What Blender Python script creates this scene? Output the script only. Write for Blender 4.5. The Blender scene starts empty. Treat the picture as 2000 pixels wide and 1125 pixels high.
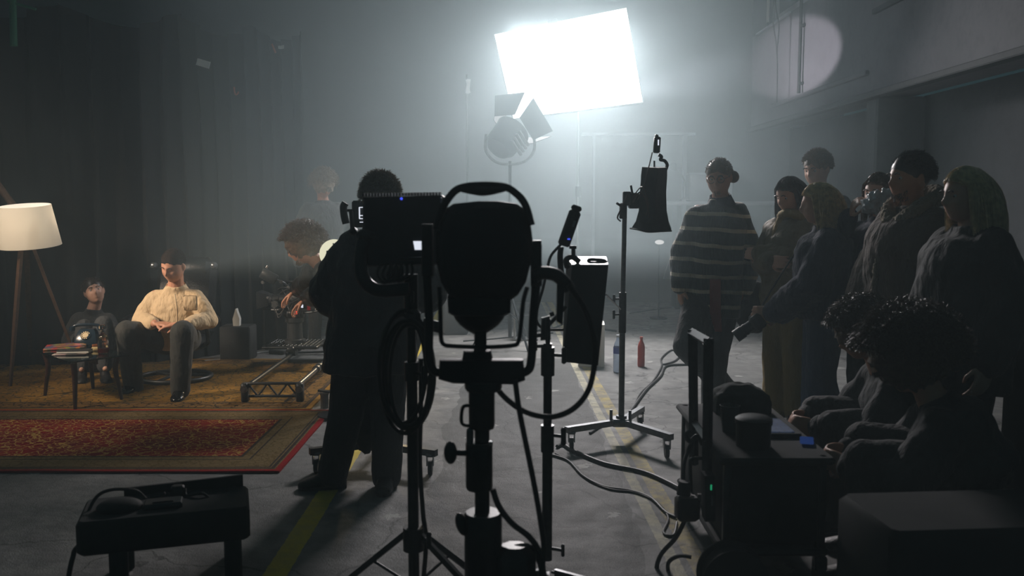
import bpy, math, random
from mathutils import Vector, Matrix, noise
random.seed(7)
V = Vector
scn = bpy.context.scene
COL = scn.collection
PI = math.pi

# ------------------------------------------------------------------ camera
F = 1790.0; H = 1.58; HOR = 388.0
PITCH = math.atan((562.5 - HOR) / F)
cam_d = bpy.data.cameras.new('camera'); cam = bpy.data.objects.new('camera', cam_d); COL.objects.link(cam)
cam.location = (0, 0, H); cam.rotation_euler = (PI / 2 - PITCH, 0, 0)
cam_d.sensor_width = 36.0; cam_d.lens = F / 2000 * 36.0; cam_d.clip_start = 0.05
cam_d.dof.use_dof = True; cam_d.dof.focus_distance = 7.2; cam_d.dof.aperture_fstop = 2.8
scn.camera = cam

def ray(px, py):
    u = (px - 1000) / F; v = (py - 562.5) / F
    c, s = math.cos(PITCH), math.sin(PITCH)
    return V((u, c - v * s, -(s + v * c)))
def P(px, py, Y):
    r = ray(px, py); t = Y / r.y
    return V((r.x * t, Y, H + r.z * t))
def G(px, py, z=0.0):
    r = ray(px, py); t = (z - H) / r.z
    return V((r.x * t, r.y * t, z))

# ------------------------------------------------------------------ look, world, lamps
scn.view_settings.view_transform = 'Standard'; scn.view_settings.look = 'None'
scn.view_settings.exposure = 0.0; scn.view_settings.gamma = 1.0
scn.view_settings.use_curve_mapping = False
scn.cycles.use_denoising = True; scn.cycles.use_adaptive_sampling = True; scn.cycles.adaptive_threshold = 0.02
scn.cycles.max_bounces = 6; scn.cycles.diffuse_bounces = 2; scn.cycles.glossy_bounces = 2
scn.cycles.transmission_bounces = 5; scn.cycles.transparent_max_bounces = 8; scn.cycles.volume_bounces = 1
scn.cycles.sample_clamp_indirect = 4.0
world = bpy.data.worlds.new('dark_hall'); scn.world = world; world.use_nodes = True
bgn = world.node_tree.nodes['Background']; bgn.inputs[0].default_value = (0.28, 0.72, 0.84, 1); bgn.inputs[1].default_value = 0.032

def aim(o, target):
    d = V(target) - o.location
    o.rotation_euler = d.to_track_quat('-Z', 'Y').to_euler()
def spot(name, loc, target, power, angle, blend, col=(1, 1, 1), size=0.05):
    l = bpy.data.lights.new(name, 'SPOT'); l.energy = power; l.spot_size = math.radians(angle); l.spot_blend = blend
    l.color = col; l.shadow_soft_size = size
    o = bpy.data.objects.new(name, l); COL.objects.link(o); o.location = loc; aim(o, target); return o
def area(name, loc, target, power, sx, sy, col=(1, 1, 1), spread=180):
    l = bpy.data.lights.new(name, 'AREA'); l.shape = 'RECTANGLE'; l.size = sx; l.size_y = sy; l.energy = power; l.color = col
    l.spread = math.radians(spread)
    o = bpy.data.objects.new(name, l); COL.objects.link(o); o.location = loc; aim(o, target); return o

PANEL_Y = 10.4
COOL = (0.97, 0.98, 1.0)
HMI = P(1012, 262, 9.9)
PANEL_C = P(1110, 120, PANEL_Y)
spot('bounce_lamp', P(1035, 222, 10.0), PANEL_C + V((0.1, 0.0, -0.05)), 250, 60, 0.5, COOL, 0.06)
area('panel_glow', PANEL_C + V((0, -0.05, 0)), (0.35, 6.6, 0.3), 320, 1.25, 0.9, COOL, 130)  # added at the sheet in place of light bounced off the panel
sp = spot('wall_spill', (1.0, 10.75, 2.75), (3.6, 11.75, 3.34), 460, 68, 0.25, (0.92, 0.9, 1.0), 0.05); sp.scale = (1.0, 0.27, 1.0)
area('added_key_light', (-5.6, 5.2, 3.0), (-2.9, 7.6, 0.9), 21, 0.9, 0.9, (1.0, 0.82, 0.64), 46)  # unseen soft key added out of frame to brighten the dozing man
spot('added_rug_spot', (-1.22, 9.25, 0.95), (-1.95, 7.2, 0.0), 42, 84, 0.9, (1.0, 0.76, 0.42), 0.10)  # added warm spot hidden behind the big man, lights the golden rug

# ------------------------------------------------------------------ mesh helpers
class MB:
    def __init__(s): s.v = []; s.f = []
    def add(s, vs, fs):
        n = len(s.v); s.v += [V(p) for p in vs]; s.f += [tuple(i + n for i in f) for f in fs]; return s
    def box(s, c, size, R=None, bev=0.0):
        hx, hy, hz = size[0] / 2, size[1] / 2, size[2] / 2; c = V(c)
        R = R or Matrix.Identity(3)
        b = min(bev, hx * .9, hy * .9, hz * .9)
        if b <= 0:
            vs = [(x, y, z) for x in (-hx, hx) for y in (-hy, hy) for z in (-hz, hz)]
            fs = [(0, 1, 3, 2), (4, 6, 7, 5), (0, 4, 5, 1), (2, 3, 7, 6), (0, 2, 6, 4), (1, 5, 7, 3)]
        else:
            def ring(x, y, z):
                return [(-x + (b if x == hx else 0), -y, z), (x - (b if x == hx else 0), -y, z), (x, -y + (b if y == hy else 0), z), (x, y - (b if y == hy else 0), z),
                        (x - (b if x == hx else 0), y, z), (-x + (b if x == hx else 0), y, z), (-x, y - (b if y == hy else 0), z), (-x, -y + (b if y == hy else 0), z)]
            def ring2(z, i):
                x, y = hx - i, hy - i
                return [(-x + b, -y, z), (x - b, -y, z), (x, -y + b, z), (x, y - b, z), (x - b, y, z), (-x + b, y, z), (-x, y - b, z), (-x, -y + b, z)]
            vs = ring2(-hz, b * .8) + ring2(-hz + b, 0) + ring2(hz - b, 0) + ring2(hz, b * .8)
            fs = [tuple(range(7, -1, -1)), tuple(range(24, 32))]
            for k in range(3):
                for i in range(8):
                    j = (i + 1) % 8; fs.append((k * 8 + i, k * 8 + j, k * 8 + 8 + j, k * 8 + 8 + i))
        return s.add([R @ V(p) + c for p in vs], fs)
    def loft(s, rings, cap=True, closed=False):
        n = len(rings[0]); vs = [p for r in rings for p in r]; fs = []
        m = len(rings)
        for k in range(m if closed else m - 1):
            a = k * n; b = ((k + 1) % m) * n
            for i in range(n):
                j = (i + 1) % n; fs.append((a + i, a + j, b + j, b + i))
        if cap and not closed:
            fs.append(tuple(range(n - 1, -1, -1))); fs.append(tuple(range((m - 1) * n, m * n)))
        return s.add(vs, fs)
    def cyl(s, a, b, r0, r1=None, n=16, cap=True):
        a, b = V(a), V(b); r1 = r0 if r1 is None else r1
        d = (b - a).normalized(); u = d.orthogonal().normalized(); w = d.cross(u)
        return s.loft([[c + (u * math.cos(2 * PI * i / n) + w * math.sin(2 * PI * i / n)) * r for i in range(n)] for c, r in ((a, r0), (b, r1))], cap)
    def ell(s, c, r, R=None, nu=16, nv=10):
        c = V(c); R = R or Matrix.Identity(3)
        if not hasattr(r, '__len__'): r = (r, r, r)
        vs = [(0, 0, -1)]
        for k in range(1, nv):
            t = -PI / 2 + PI * k / nv
            for i in range(nu): vs.append((math.cos(t) * math.cos(2 * PI * i / nu), math.cos(t) * math.sin(2 * PI * i / nu), math.sin(t)))
        vs.append((0, 0, 1)); fs = []
        for i in range(nu):
            j = (i + 1) % nu; fs.append((0, 1 + j, 1 + i)); L = 1 + (nv - 2) * nu; fs.append((L + i, L + j, len(vs) - 1))
            for k in range(nv - 2): a = 1 + k * nu; fs.append((a + i, a + j, a + nu + j, a + nu + i))
        return s.add([R @ V((p[0] * r[0], p[1] * r[1], p[2] * r[2])) + c for p in vs], fs)
    def chain(s, pts, rad, n=12):
        pts = [V(p) for p in pts]
        for i in range(len(pts) - 1):
            if (pts[i + 1] - pts[i]).length > 1e-5: s.cyl(pts[i], pts[i + 1], rad[i], rad[i + 1], n)
        for p, r in zip(pts, rad): s.ell(p, r, None, n, 8)
        return s
    def tube(s, pts, r, n=8, sub=6, closed=False):
        pts = [V(p) for p in pts]
        if sub > 1 and len(pts) > 2: pts = smooth_path(pts, sub, closed)
        rings = []; u = None; N = len(pts)
        for i, p in enumerate(pts):
            if closed: d = pts[(i + 1) % N] - pts[i - 1]
            else: d = pts[min(i + 1, N - 1)] - pts[max(i - 1, 0)]
            if d.length < 1e-7: d = V((0, 0, 1))
            d.normalize()
            u = d.orthogonal().normalized() if u is None else (u - d * u.dot(d)).normalized()
            w = d.cross(u); rr = r if not callable(r) else r(i / (N - 1))
            rings.append([p + (u * math.cos(2 * PI * k / n) + w * math.sin(2 * PI * k / n)) * rr for k in range(n)])
        return s.loft(rings, True, closed)
    def lathe(s, prof, c=(0, 0, 0), R=None, n=32, cap=True):
        c = V(c); R = R or Matrix.Identity(3)
        return s.loft([[R @ V((r * math.cos(2 * PI * i / n), r * math.sin(2 * PI * i / n), z)) + c for i in range(n)] for r, z in prof], cap)
    def slab(s, pts, Y, depth, bev=0.01, inset=None):
        """outline given by its corners on the plane Y, extruded in depth with rounded rims"""
        q = [P(x, y, Y) for x, y in pts]; c = sum(q, V()) / len(q)
        L = max((p - c).length for p in q); k = 1 - (inset or bev) / L
        rr = []
        for dy, sc in ((0, k), (bev, 1), (depth - bev, 1), (depth, k)):
            rr.append([c + (p - c) * sc + V((0, dy, 0)) for p in q])
        return s.loft(rr)
def smooth_path(pts, sub=6, closed=False):
    out = []; N = len(pts)
    for i in range(N if closed else N - 1):
        if closed: p0, p1, p2, p3 = pts[i - 1], pts[i], pts[(i + 1) % N], pts[(i + 2) % N]
        else: p0, p1, p2, p3 = pts[max(i - 1, 0)], pts[i], pts[i + 1], pts[min(i + 2, N - 1)]
        for k in range(sub):
            t = k / sub
            out.append(0.5 * ((2 * p1) + (p2 - p0) * t + (2 * p0 - 5 * p1 + 4 * p2 - p3) * t * t + (3 * p1 - p0 - 3 * p2 + p3) * t ** 3))
    if not closed: out.append(pts[-1])
    return out

WL = {}   # object name -> world location of its origin
def thing(name, label, cat, loc, group=None):
    o = bpy.data.objects.new(name, None); o.empty_display_size = 0.05; COL.objects.link(o); o.location = loc
    o['label'] = label; o['category'] = cat
    if group: o['group'] = group
    WL[o.name] = V(loc); return o
def tag(o, label, cat, group=None):
    o['label'] = label; o['category'] = cat
    if group: o['group'] = group
    return o
def obj(name, mb, mat, parent=None, smooth=True, label=None, ang=40):
    me = bpy.data.meshes.new(name)
    lo = V([min(p[i] for p in mb.v) for i in range(3)]); hi = V([max(p[i] for p in mb.v) for i in range(3)])
    c = (lo + hi) / 2
    if parent is None: c.z = lo.z
    me.from_pydata([p - c for p in mb.v], [], mb.f); me.update()
    import bmesh
    b = bmesh.new(); b.from_mesh(me); bmesh.ops.recalc_face_normals(b, faces=b.faces); b.to_mesh(me); b.free()
    if smooth:
        me.polygons.foreach_set('use_smooth', [True] * len(me.polygons))
        me.set_sharp_from_angle(angle=math.radians(ang))
    me.materials.append(mat)
    o = bpy.data.objects.new(name, me); COL.objects.link(o)
    if parent is not None: o.parent = parent; o.location = c - WL[parent.name]
    else: o.location = c
    WL[o.name] = c
    if label: o['label'] = label
    return o
def struct(name, mb, mat, smooth=False):
    o = obj(name, mb, mat, None, smooth); o['kind'] = 'structure'; return o
def copy_tree(o, parent=None):
    c = o.copy(); COL.objects.link(c)
    if parent: c.parent = parent
    for ch in list(o.children): copy_tree(ch, c)
    return c
def rotz(a): return Matrix.Rotation(a, 3, 'Z')
def frame_to(d, up=V((0, 0, 1))):
    z = V(d).normalized(); x = up.cross(z)
    if x.length < 1e-4: x = V((1, 0, 0))
    x.normalize(); y = z.cross(x)
    return Matrix((x, y, z)).transposed()

# ------------------------------------------------------------------ materials
def lin(c):
    return tuple(((x / 255) / 12.92 if x / 255 <= .04045 else ((x / 255 + .055) / 1.055) ** 2.4) for x in c)
def mat(name, c, rough=0.6, metal=0.0, var=0.0, vs=20.0, bump=0.0, bs=80.0, spec=0.5, sheen=0.0, trans=0.0, ior=1.45, coat=0.0):
    m = bpy.data.materials.new(name); m.use_nodes = True; nt = m.node_tree; b = nt.nodes['Principled BSDF']
    rgb = lin(c) + (1,)
    b.inputs['Base Color'].default_value = rgb; b.inputs['Roughness'].default_value = rough; b.inputs['Metallic'].default_value = metal
    b.inputs['Specular IOR Level'].default_value = spec; b.inputs['Sheen Weight'].default_value = sheen
    b.inputs['Transmission Weight'].default_value = trans; b.inputs['IOR'].default_value = ior; b.inputs['Coat Weight'].default_value = coat
    tc = nt.nodes.new('ShaderNodeTexCoord')
    def nz(sc, det=4):
        n = nt.nodes.new('ShaderNodeTexNoise'); n.inputs['Scale'].default_value = sc; n.inputs['Detail'].default_value = det
        nt.links.new(tc.outputs['Object'], n.inputs['Vector']); return n
    if var > 0:
        n = nz(vs); r = nt.nodes.new('ShaderNodeValToRGB')
        r.color_ramp.elements[0].position = .3; r.color_ramp.elements[1].position = .7
        r.color_ramp.elements[0].color = tuple(x * (1 - var) for x in rgb[:3]) + (1,); r.color_ramp.elements[1].color = tuple(min(1, x * (1 + var)) for x in rgb[:3]) + (1,)
        nt.links.new(n.outputs['Fac'], r.inputs[0]); nt.links.new(r.outputs[0], b.inputs['Base Color'])
    if bump > 0:
        n = nz(bs); bp = nt.nodes.new('ShaderNodeBump'); bp.inputs['Strength'].default_value = bump; bp.inputs['Distance'].default_value = 0.01
        nt.links.new(n.outputs['Fac'], bp.inputs['Height']); nt.links.new(bp.outputs[0], b.inputs['Normal'])
    return m
def emit(name, c, s):
    m = bpy.data.materials.new(name); m.use_nodes = True; nt = m.node_tree; nt.nodes.clear()
    e = nt.nodes.new('ShaderNodeEmission'); e.inputs[0].default_value = lin(c) + (1,); e.inputs[1].default_value = s
    o = nt.nodes.new('ShaderNodeOutputMaterial'); nt.links.new(e.outputs[0], o.inputs[0]); return m
class NT:
    def __init__(s, name):
        s.m = bpy.data.materials.new(name); s.m.use_nodes = True; s.t = s.m.node_tree; s.b = s.t.nodes['Principled BSDF']
        s.tc = s.t.nodes.new('ShaderNodeTexCoord')
    def n(s, kind, **kw):
        x = s.t.nodes.new(kind)
        for k, v in kw.items(): setattr(x, k, v)
        return x
    def l(s, a, b): s.t.links.new(a, b)
    def math(s, op, a, b=0.0, clamp=False):
        x = s.n('ShaderNodeMath', operation=op, use_clamp=clamp)
        for i, q in enumerate((a, b)):
            if isinstance(q, (int, float)): x.inputs[i].default_value = q
            else: s.l(q, x.inputs[i])
        return x.outputs[0]
    def noise(s, scale, det=5, vec=None, rough=.5):
        x = s.n('ShaderNodeTexNoise'); x.inputs['Scale'].default_value = scale; x.inputs['Detail'].default_value = det; x.inputs['Roughness'].default_value = rough
        s.l(vec or s.tc.outputs['Object'], x.inputs['Vector']); return x.outputs['Fac']
    def ramp(s, fac, stops):
        x = s.n('ShaderNodeValToRGB'); cr = x.color_ramp
        while len(cr.elements) < len(stops): cr.elements.new(.5)
        for e, (p, c) in zip(cr.elements, stops):
            e.position = p; e.color = (c if len(c) == 4 else tuple(c) + (1,))
        s.l(fac, x.inputs[0]); return x.outputs[0]
    def mix(s, fac, a, b, mode='MIX'):
        x = s.n('ShaderNodeMix', data_type='RGBA', blend_type=mode)
        for i, q in ((0, fac), (6, a), (7, b)):
            if isinstance(q, (int, float)): x.inputs[i].default_value = q
            elif isinstance(q, tuple): x.inputs[i].default_value = q if len(q) == 4 else q + (1,)
            else: s.l(q, x.inputs[i])
        return x.outputs[2]
    def bump(s, h, st, dist=.01):
        x = s.n('ShaderNodeBump'); x.inputs['Strength'].default_value = st; x.inputs['Distance'].default_value = dist
        s.l(h, x.inputs['Height']); s.l(x.outputs[0], s.b.inputs['Normal'])

M = {}
M['black'] = mat('black_metal', (38, 40, 42), .38, .0, .2, 30, .05, 200)
M['blackp'] = mat('black_plastic', (36, 37, 39), .5)
M['matte'] = mat('matte_black', (36, 38, 39), .75, 0, .2, 10)
M['rubber'] = mat('rubber', (36, 36, 37), .55)
M['steel'] = mat('steel', (120, 122, 124), .32, .9, .15, 40)
M['dsteel'] = mat('dark_steel', (60, 62, 64), .35, .8, .2, 40)
M['chrome'] = mat('chrome', (200, 200, 200), .15, 1.0)
M['white'] = mat('white_board', (205, 205, 198), .7)
M['tape'] = mat('white_tape', (225, 228, 228), .5)
M['wood'] = mat('lamp_wood', (74, 54, 40), .5, 0, .3, 30)
M['dwood'] = mat('dark_wood', (52, 30, 20), .35, 0, .4, 30)
M['leather'] = mat('black_leather', (16, 16, 17), .3, 0, .2, 20, .35, 130)
M['shoe'] = mat('shoe_leather', (14, 14, 15), .18)
M['boot'] = mat('boot_leather', (28, 26, 25), .5, 0, .3, 20, .3, 90)
M['skin'] = mat('skin', (190, 138, 112), .5, 0, .08, 12)
M['skin2'] = mat('skin_pale', (205, 160, 138), .5, 0, .08, 12)
M['hair_d'] = mat('dark_hair', (50, 41, 36), .42, 0, .3, 40)
M['hair_b'] = mat('brown_hair', (104, 80, 60), .4, 0, .3, 40)
M['hair_g'] = mat('grey_brown_hair', (146, 130, 112), .4, 0, .3, 40)
M['hair_y'] = mat('blonde_hair', (222, 198, 156), .4, 0, .25, 40)
M['hair_c'] = mat('curly_dark_hair', (84, 68, 54), .45, 0, .3, 40)
M['glass'] = mat('clear_glass', (235, 240, 240), .03, 0, trans=1.0)
M['tglass'] = mat('table_glass', (200, 225, 212), .03, 0, trans=1.0)
M['red_led'] = emit('red_light', (255, 40, 25), 3.0)
M['white_led'] = emit('white_screen', (225, 232, 245), 1.0)
M['blue_led'] = emit('blue_light', (70, 90, 255), 1.2)
M['green_led'] = emit('green_light', (40, 190, 130), .5)
# ------------------------------------------------------------------ the setting
def floor_mat():
    n = NT('worn_concrete_floor'); geo = n.n('ShaderNodeNewGeometry'); pos = geo.outputs['Position']
    sep = n.n('ShaderNodeSeparateXYZ'); n.l(pos, sep.inputs[0]); X, Y = sep.outputs[0], sep.outputs[1]
    big = n.noise(.9, 5, pos); mid = n.noise(6, 6, pos, .6); fine = n.noise(160, 3, pos)
    base = n.ramp(big, [(.3, (.14, .14, .135)), (.7, (.26, .26, .25))])
    base = n.mix(n.ramp(mid, [(.35, (0, 0, 0)), (.6, (.6, .6, .6))]), base, (.10, .10, .10), 'MIX')
    # tarmac strip between the two painted lines
    wob = n.math('MULTIPLY', n.math('SUBTRACT', n.noise(1.5, 3, pos), .5), .25)
    dl = n.math('ADD', X, wob)
    strip = n.math('MULTIPLY', n.math('GREATER_THAN', dl, -.45), n.math('LESS_THAN', dl, .60))
    strip = n.math('MULTIPLY', strip, n.math('LESS_THAN', Y, 9.0))
    tar = n.ramp(fine, [(.38, (.030, .032, .032)), (.62, (.13, .13, .125))])
    base = n.mix(n.math('MULTIPLY', strip, .92), base, tar)
    # pale worn flecks
    vf = n.n('ShaderNodeTexVoronoi'); vf.inputs['Scale'].default_value = 2.6; mp = n.n('ShaderNodeMapping'); mp.inputs['Scale'].default_value = (1, .8, 1)
    n.l(pos, mp.inputs[0]); n.l(mp.outputs[0], vf.inputs['Vector'])
    fl = n.math('ADD', vf.outputs['Distance'], n.math('MULTIPLY', n.noise(14, 5, pos, .7), .55))
    fleck = n.math('LESS_THAN', fl, .36)
    base = n.mix(n.math('MULTIPLY', fleck, .6), base, (.42, .42, .40))
    # cracks
    vc = n.n('ShaderNodeTexVoronoi', feature='DISTANCE_TO_EDGE'); vc.inputs['Scale'].default_value = .9
    dv = n.n('ShaderNodeVectorMath', operation='ADD'); nn = n.n('ShaderNodeTexNoise'); nn.inputs['Scale'].default_value = 3; nn.inputs['Detail'].default_value = 6
    n.l(pos, nn.inputs['Vector']); sc = n.n('ShaderNodeVectorMath', operation='SCALE'); sc.inputs['Scale'].default_value = .5; n.l(nn.outputs['Color'], sc.inputs[0])
    n.l(pos, dv.inputs[0]); n.l(sc.outputs[0], dv.inputs[1]); n.l(dv.outputs[0], vc.inputs['Vector'])
    crack = n.math('LESS_THAN', vc.outputs['Distance'], .006)
    base = n.mix(n.math('MULTIPLY', crack, .6), base, (.03, .03, .03))
    # painted lines
    wear = n.ramp(n.noise(9, 8, pos, .75), [(.40, (0, 0, 0)), (.56, (1, 1, 1))])
    wsep = n.n('ShaderNodeSeparateColor'); n.l(wear, wsep.inputs[0]); wv = wsep.outputs[0]
    def line(x0, slope, w, col, base, k):
        c = n.math('ADD', n.math('MULTIPLY', Y, slope), x0); d = n.math('ABSOLUTE', n.math('SUBTRACT', X, c))
        mk = n.math('MULTIPLY', n.math('LESS_THAN', n.math('ADD', d, n.math('MULTIPLY', n.noise(30, 3, pos), .015)), w / 2 + .007), n.math('SUBTRACT', 1, n.math('MULTIPLY', wv, k)))
        return n.mix(mk, base, col)
    base = line(-1.0, .0, .105, (.62, .48, .05), base, .25)
    base = line(.795, -.023, .06, (.45, .42, .30), base, .6)
    base = line(.900, -.023, .085, (.40, .32, .12), base, .75)
    n.l(base, n.b.inputs['Base Color'])
    n.l(n.math('ADD', n.math('MULTIPLY', mid, .35), .48), n.b.inputs['Roughness']); n.b.inputs['Specular IOR Level'].default_value = .22
    hh = n.math('ADD', n.math('ADD', n.math('MULTIPLY', fine, .25), mid), n.math('MULTIPLY', crack, -1.0))
    hh = n.math('ADD', hh, n.math('MULTIPLY', fleck, .3))
    n.bump(hh, .8, .014)
    return n.m
def wall_mat(name, c):
    n = NT(name); geo = n.n('ShaderNodeNewGeometry'); pos = geo.outputs['Position']
    a = n.noise(1.2, 6, pos, .6); b = n.noise(9, 6, pos, .7)
    r = n.ramp(a, [(.3, tuple(x * .75 for x in c)), (.7, c)])
    r = n.mix(n.ramp(b, [(.35, (.35, .35, .35)), (.5, (0, 0, 0))]), r, tuple(x * .5 for x in c))
    n.l(r, n.b.inputs['Base Color']); n.b.inputs['Roughness'].default_value = .8
    n.bump(b, .4, .01); return n.m
struct('floor', MB().box((0, 6, -.1), (24, 22, .2)), floor_mat())
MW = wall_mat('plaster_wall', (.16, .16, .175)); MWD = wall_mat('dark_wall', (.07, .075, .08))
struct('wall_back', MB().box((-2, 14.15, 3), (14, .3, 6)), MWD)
WX = 3.6
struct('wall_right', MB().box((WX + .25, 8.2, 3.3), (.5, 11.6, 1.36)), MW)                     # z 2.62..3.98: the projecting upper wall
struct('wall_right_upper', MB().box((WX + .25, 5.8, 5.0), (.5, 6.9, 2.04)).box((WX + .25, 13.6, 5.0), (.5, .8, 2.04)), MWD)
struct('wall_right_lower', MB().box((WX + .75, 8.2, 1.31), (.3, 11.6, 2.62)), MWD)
struct('trim_1', MB().box((WX - .02, 11.1, 2.845), (.06, 3.4, .05), bev=.01), MW)              # ledge crossing the lit patch
struct('trim_2', MB().box((WX - .03, 8.2, 2.60), (.12, 11.6, .06), bev=.01), MWD)
struct('trim_3', MB().box((WX - .015, 12.9, 3.97), (.04, 1.6, .02)), mat('sill_edge', (200, 205, 210), .5))
struct('trim_4', MB().box((WX + .3, 9.45, 1.3), (.5, .28, 2.6), bev=.02), MWD)                 # pilaster under the overhang
struct('trim_5', MB().box((WX - .01, 6.4, 3.42), (.05, 5.8, .05)), MWD)
# high window near the corner
w = MB(); w.box((WX + .12, 11.4, 5.0), (.06, 3.6, .05)).box((WX + .12, 9.75, 5.0), (.06, .08, 1.9)).box((WX + .12, 13.15, 5.0), (.06, .08, 1.9)).box((WX + .12, 11.4, 4.06), (.1, 3.6, .08)); struct('window_1', w, mat('window_frame', (150, 152, 155), .5))
gl = obj('window_pane', MB().box((WX + .14, 11.4, 5.0), (.012, 3.5, 1.8)), mat('dusty_pane', (90, 96, 100), .15), bpy.data.objects['window_1'], smooth=False)
tag(obj('window_bright_sliver', MB().box((WX + .02, 13.35, 4.52), (.03, .10, 1.05)).box((WX + .0, 13.2, 4.5), (.02, .05, .9)), M['white']), 'narrow white strip put in for the bright sliver of light in the high window corner', 'bright sliver')  # white strip made for a sliver of light beside the window
# rod added as the vertical shadow line on the lit wall
t = MB(); t.cyl((WX - .05, 11.53, 2.88), (WX - .05, 11.53, 4.6), .022); 
for z in (3.0, 3.7): t.box((WX - .03, 11.53, z), (.06, .08, .03))
tag(obj('wall_shadow_rod', t, M['matte']), 'dark vertical rod standing in for the shadow line on the lit patch of the right wall', 'shadow line')
# hanging cable on that wall
Yc = 12.0
t = MB().tube([P(1512, -60, Yc), P(1512, 10, Yc), P(1511, 50, Yc), P(1516, 85, Yc), P(1518, 120, Yc), P(1518, 160, Yc), P(1517, 200, Yc)], .009)
t.tube([P(1514, -60, Yc), P(1515, 10, Yc), P(1521, 45, Yc), P(1520, 75, Yc), P(1517, 100, Yc)], .009)
tag(obj('hanging_cable', t, M['rubber']), 'thin looped cable hanging down beside the high window', 'cable')

# backdrop drape
def drape():
    path = smooth_path([V((-7.2, 8.5, 0)), V((-5.2, 8.55, 0)), V((-3.58, 8.68, 0)), V((-2.79, 9.4, 0)), V((-2.2, 9.8, 0))], 40)
    m = MB(); nz = 26; n = len(path); vs = []; tops = []
    for i, p in enumerate(path):
        t = i / (n - 1); top = 3.32 - .12 * abs(math.sin(t * PI * 5)) + .1 * noise.noise(V((t * 9, 0, 0)))
        for k in range(nz + 1):
            z = top * k / nz
            amp = .05 + .05 * k / nz
            w_ = amp * math.sin(t * 150 + 1.5 * noise.noise(V((t * 8, z * .5, 3)))) * (.6 + noise.noise(V((t * 20, 1, z * .4))))
            vs.append(p + V((w_ * .25, w_, z)))
    L = len(vs); fs = []
    vs2 = vs + [v + V((0, .012, 0)) for v in vs]
    for i in range(n - 1):
        for k in range(nz):
            a = i * (nz + 1) + k; q = (a, a + nz + 1, a + nz + 2, a + 1); fs.append(q); fs.append(tuple(L + j for j in reversed(q)))
    for i in range(n - 1):
        a = i * (nz + 1) + nz; fs.append((a, a + nz + 1, L + a + nz + 1, L + a)); a -= nz; fs.append((a + nz + 1, a, L + a, L + a + nz + 1))
    for k in range(nz):
        for b in (0, (n - 1) * (nz + 1)): fs.append((b + k, b + k + 1, L + b + k + 1, L + b + k))
    m.add(vs2, fs); return m
tag(obj('backdrop_curtain', drape(), mat('black_molton', (24, 27, 29), .95, 0, .15, 3)), 'large black drape hung behind the armchair set', 'curtain')
def tape(px, py, Y, w, h, ang, lab, m='tape', name='tape_strip'):
    c = P(px, py, Y); R = Matrix.Rotation(ang, 3, 'Y')
    tag(obj(name, MB().box(c, (w, .006, h), R), M[m]), lab, 'tape')
tape(397, 124, 8.75, .125, .065, .28, 'white tape label stuck on the drape, larger and left of two')
tape(549, 92, 9.35, .055, .03, -.1, 'small white tape piece near the top right of the drape')
M['orange'] = mat('orange_cord', (170, 90, 60), .7)
t = MB().tube([P(457, 170, 9.1), P(459, 183, 9.1), P(463, 184, 9.1), P(466, 179, 9.1)], .008)
tag(obj('cord_tie', t, M['orange']), 'small orange tie cord hooked on the drape left of centre', 'cord')
t = MB().tube([P(531, 86, 9.35), P(534, 93, 9.35), P(538, 103, 9.35)], .010)
tag(obj('cord_tie', t, M['orange']), 'short reddish tie cord beside the small tape piece', 'cord')
t = MB().cyl(P(24, -30, 8.2), P(27, 90, 8.2), .03); t.cyl(P(15, 2, 8.2), P(70, 18, 8.2), .012)
tag(obj('support_pole', t, mat('green_pole', (30, 110, 80), .5)), 'green painted pole rising out of frame at top left', 'pole')
t = MB(); a_, b_ = P(-12, 350, 8.0), P(40, 420, 8.0); t.cyl(a_ + (a_ - b_) * 1.2, b_, .030, n=12)
tag(obj('slanting_bar', t, M['wood']), 'brown bar slanting down from the left edge to the lamp shade', 'arm')  # brown cylinder slanting from the left edge to the shade

# back of the hall: large framed opening, counter with a desk lamp
Yb = 13.9
t = thing('door_frame', 'pale rectangular frame on the far wall behind the softbox', 'door frame', P(1260, 600, Yb))
M['frame'] = mat('pale_frame', (150, 155, 160), .6)
obj('lintel', MB().box((P(1235, 262, Yb) + P(1337, 262, Yb)) / 2 + V((-.3, 0, 0)), (1.7, .08, .04)), M['frame'], t)
p_ = P(1338, 262, Yb)
obj('jamb', MB().box((p_.x, Yb, p_.z / 2), (.06, .08, p_.z)), M['frame'], t)
p_ = P(1160, 262, Yb)
obj('jamb', MB().box((p_.x, Yb, p_.z / 2), (.04, .08, p_.z)), M['frame'], t)
c = P(1390, 393, 13.3); t = thing('work_counter', 'far high counter with clutter behind the bearded man', 'counter', (c.x, 13.3, 0))
obj('countertop', MB().box((c.x + .15, 13.3, c.z - .03), (1.9, .5, .06), bev=.01), M['frame'], t)
for dx in (-.6, .85): obj('leg', MB().box((c.x + dx + .1, 13.3, (c.z - .06) / 2), (.06, .4, c.z - .06)), M['matte'], t)
q = P(1385, 360, 13.3); tag(obj('storage_box', MB().box((q.x, 13.3, c.z + .19), (.62, .35, .38), bev=.02).box((q.x, 13.3, c.z + .39), (.66, .38, .03)), mat('grey_box', (130, 134, 138), .7)), 'pale grey box standing on the far counter', 'box')
b0 = P(1337, 391, 13.2); t = thing('desk_lamp', 'small bent desk lamp on the far counter', 'lamp', b0)
obj('base', MB().lathe([(.0, 0), (.08, 0), (.08, .02), (.02, .03), (0, .03)], b0, cap=False), M['steel'], t)
obj('arm', MB().tube([b0 + V((0, 0, .02)), b0 + V((.0, 0, .25)), b0 + V((-.08, 0, .42)), b0 + V((-.15, 0, .48))], .010), M['steel'], t)
obj('lamp_head', MB().lathe([(.03, .07), (.04, .05), (.065, -.03), (.06, -.03), (.03, .04)], b0 + V((-.18, 0, .46)), Matrix.Rotation(.3, 3, 'Y')), M['steel'], t)
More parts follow.
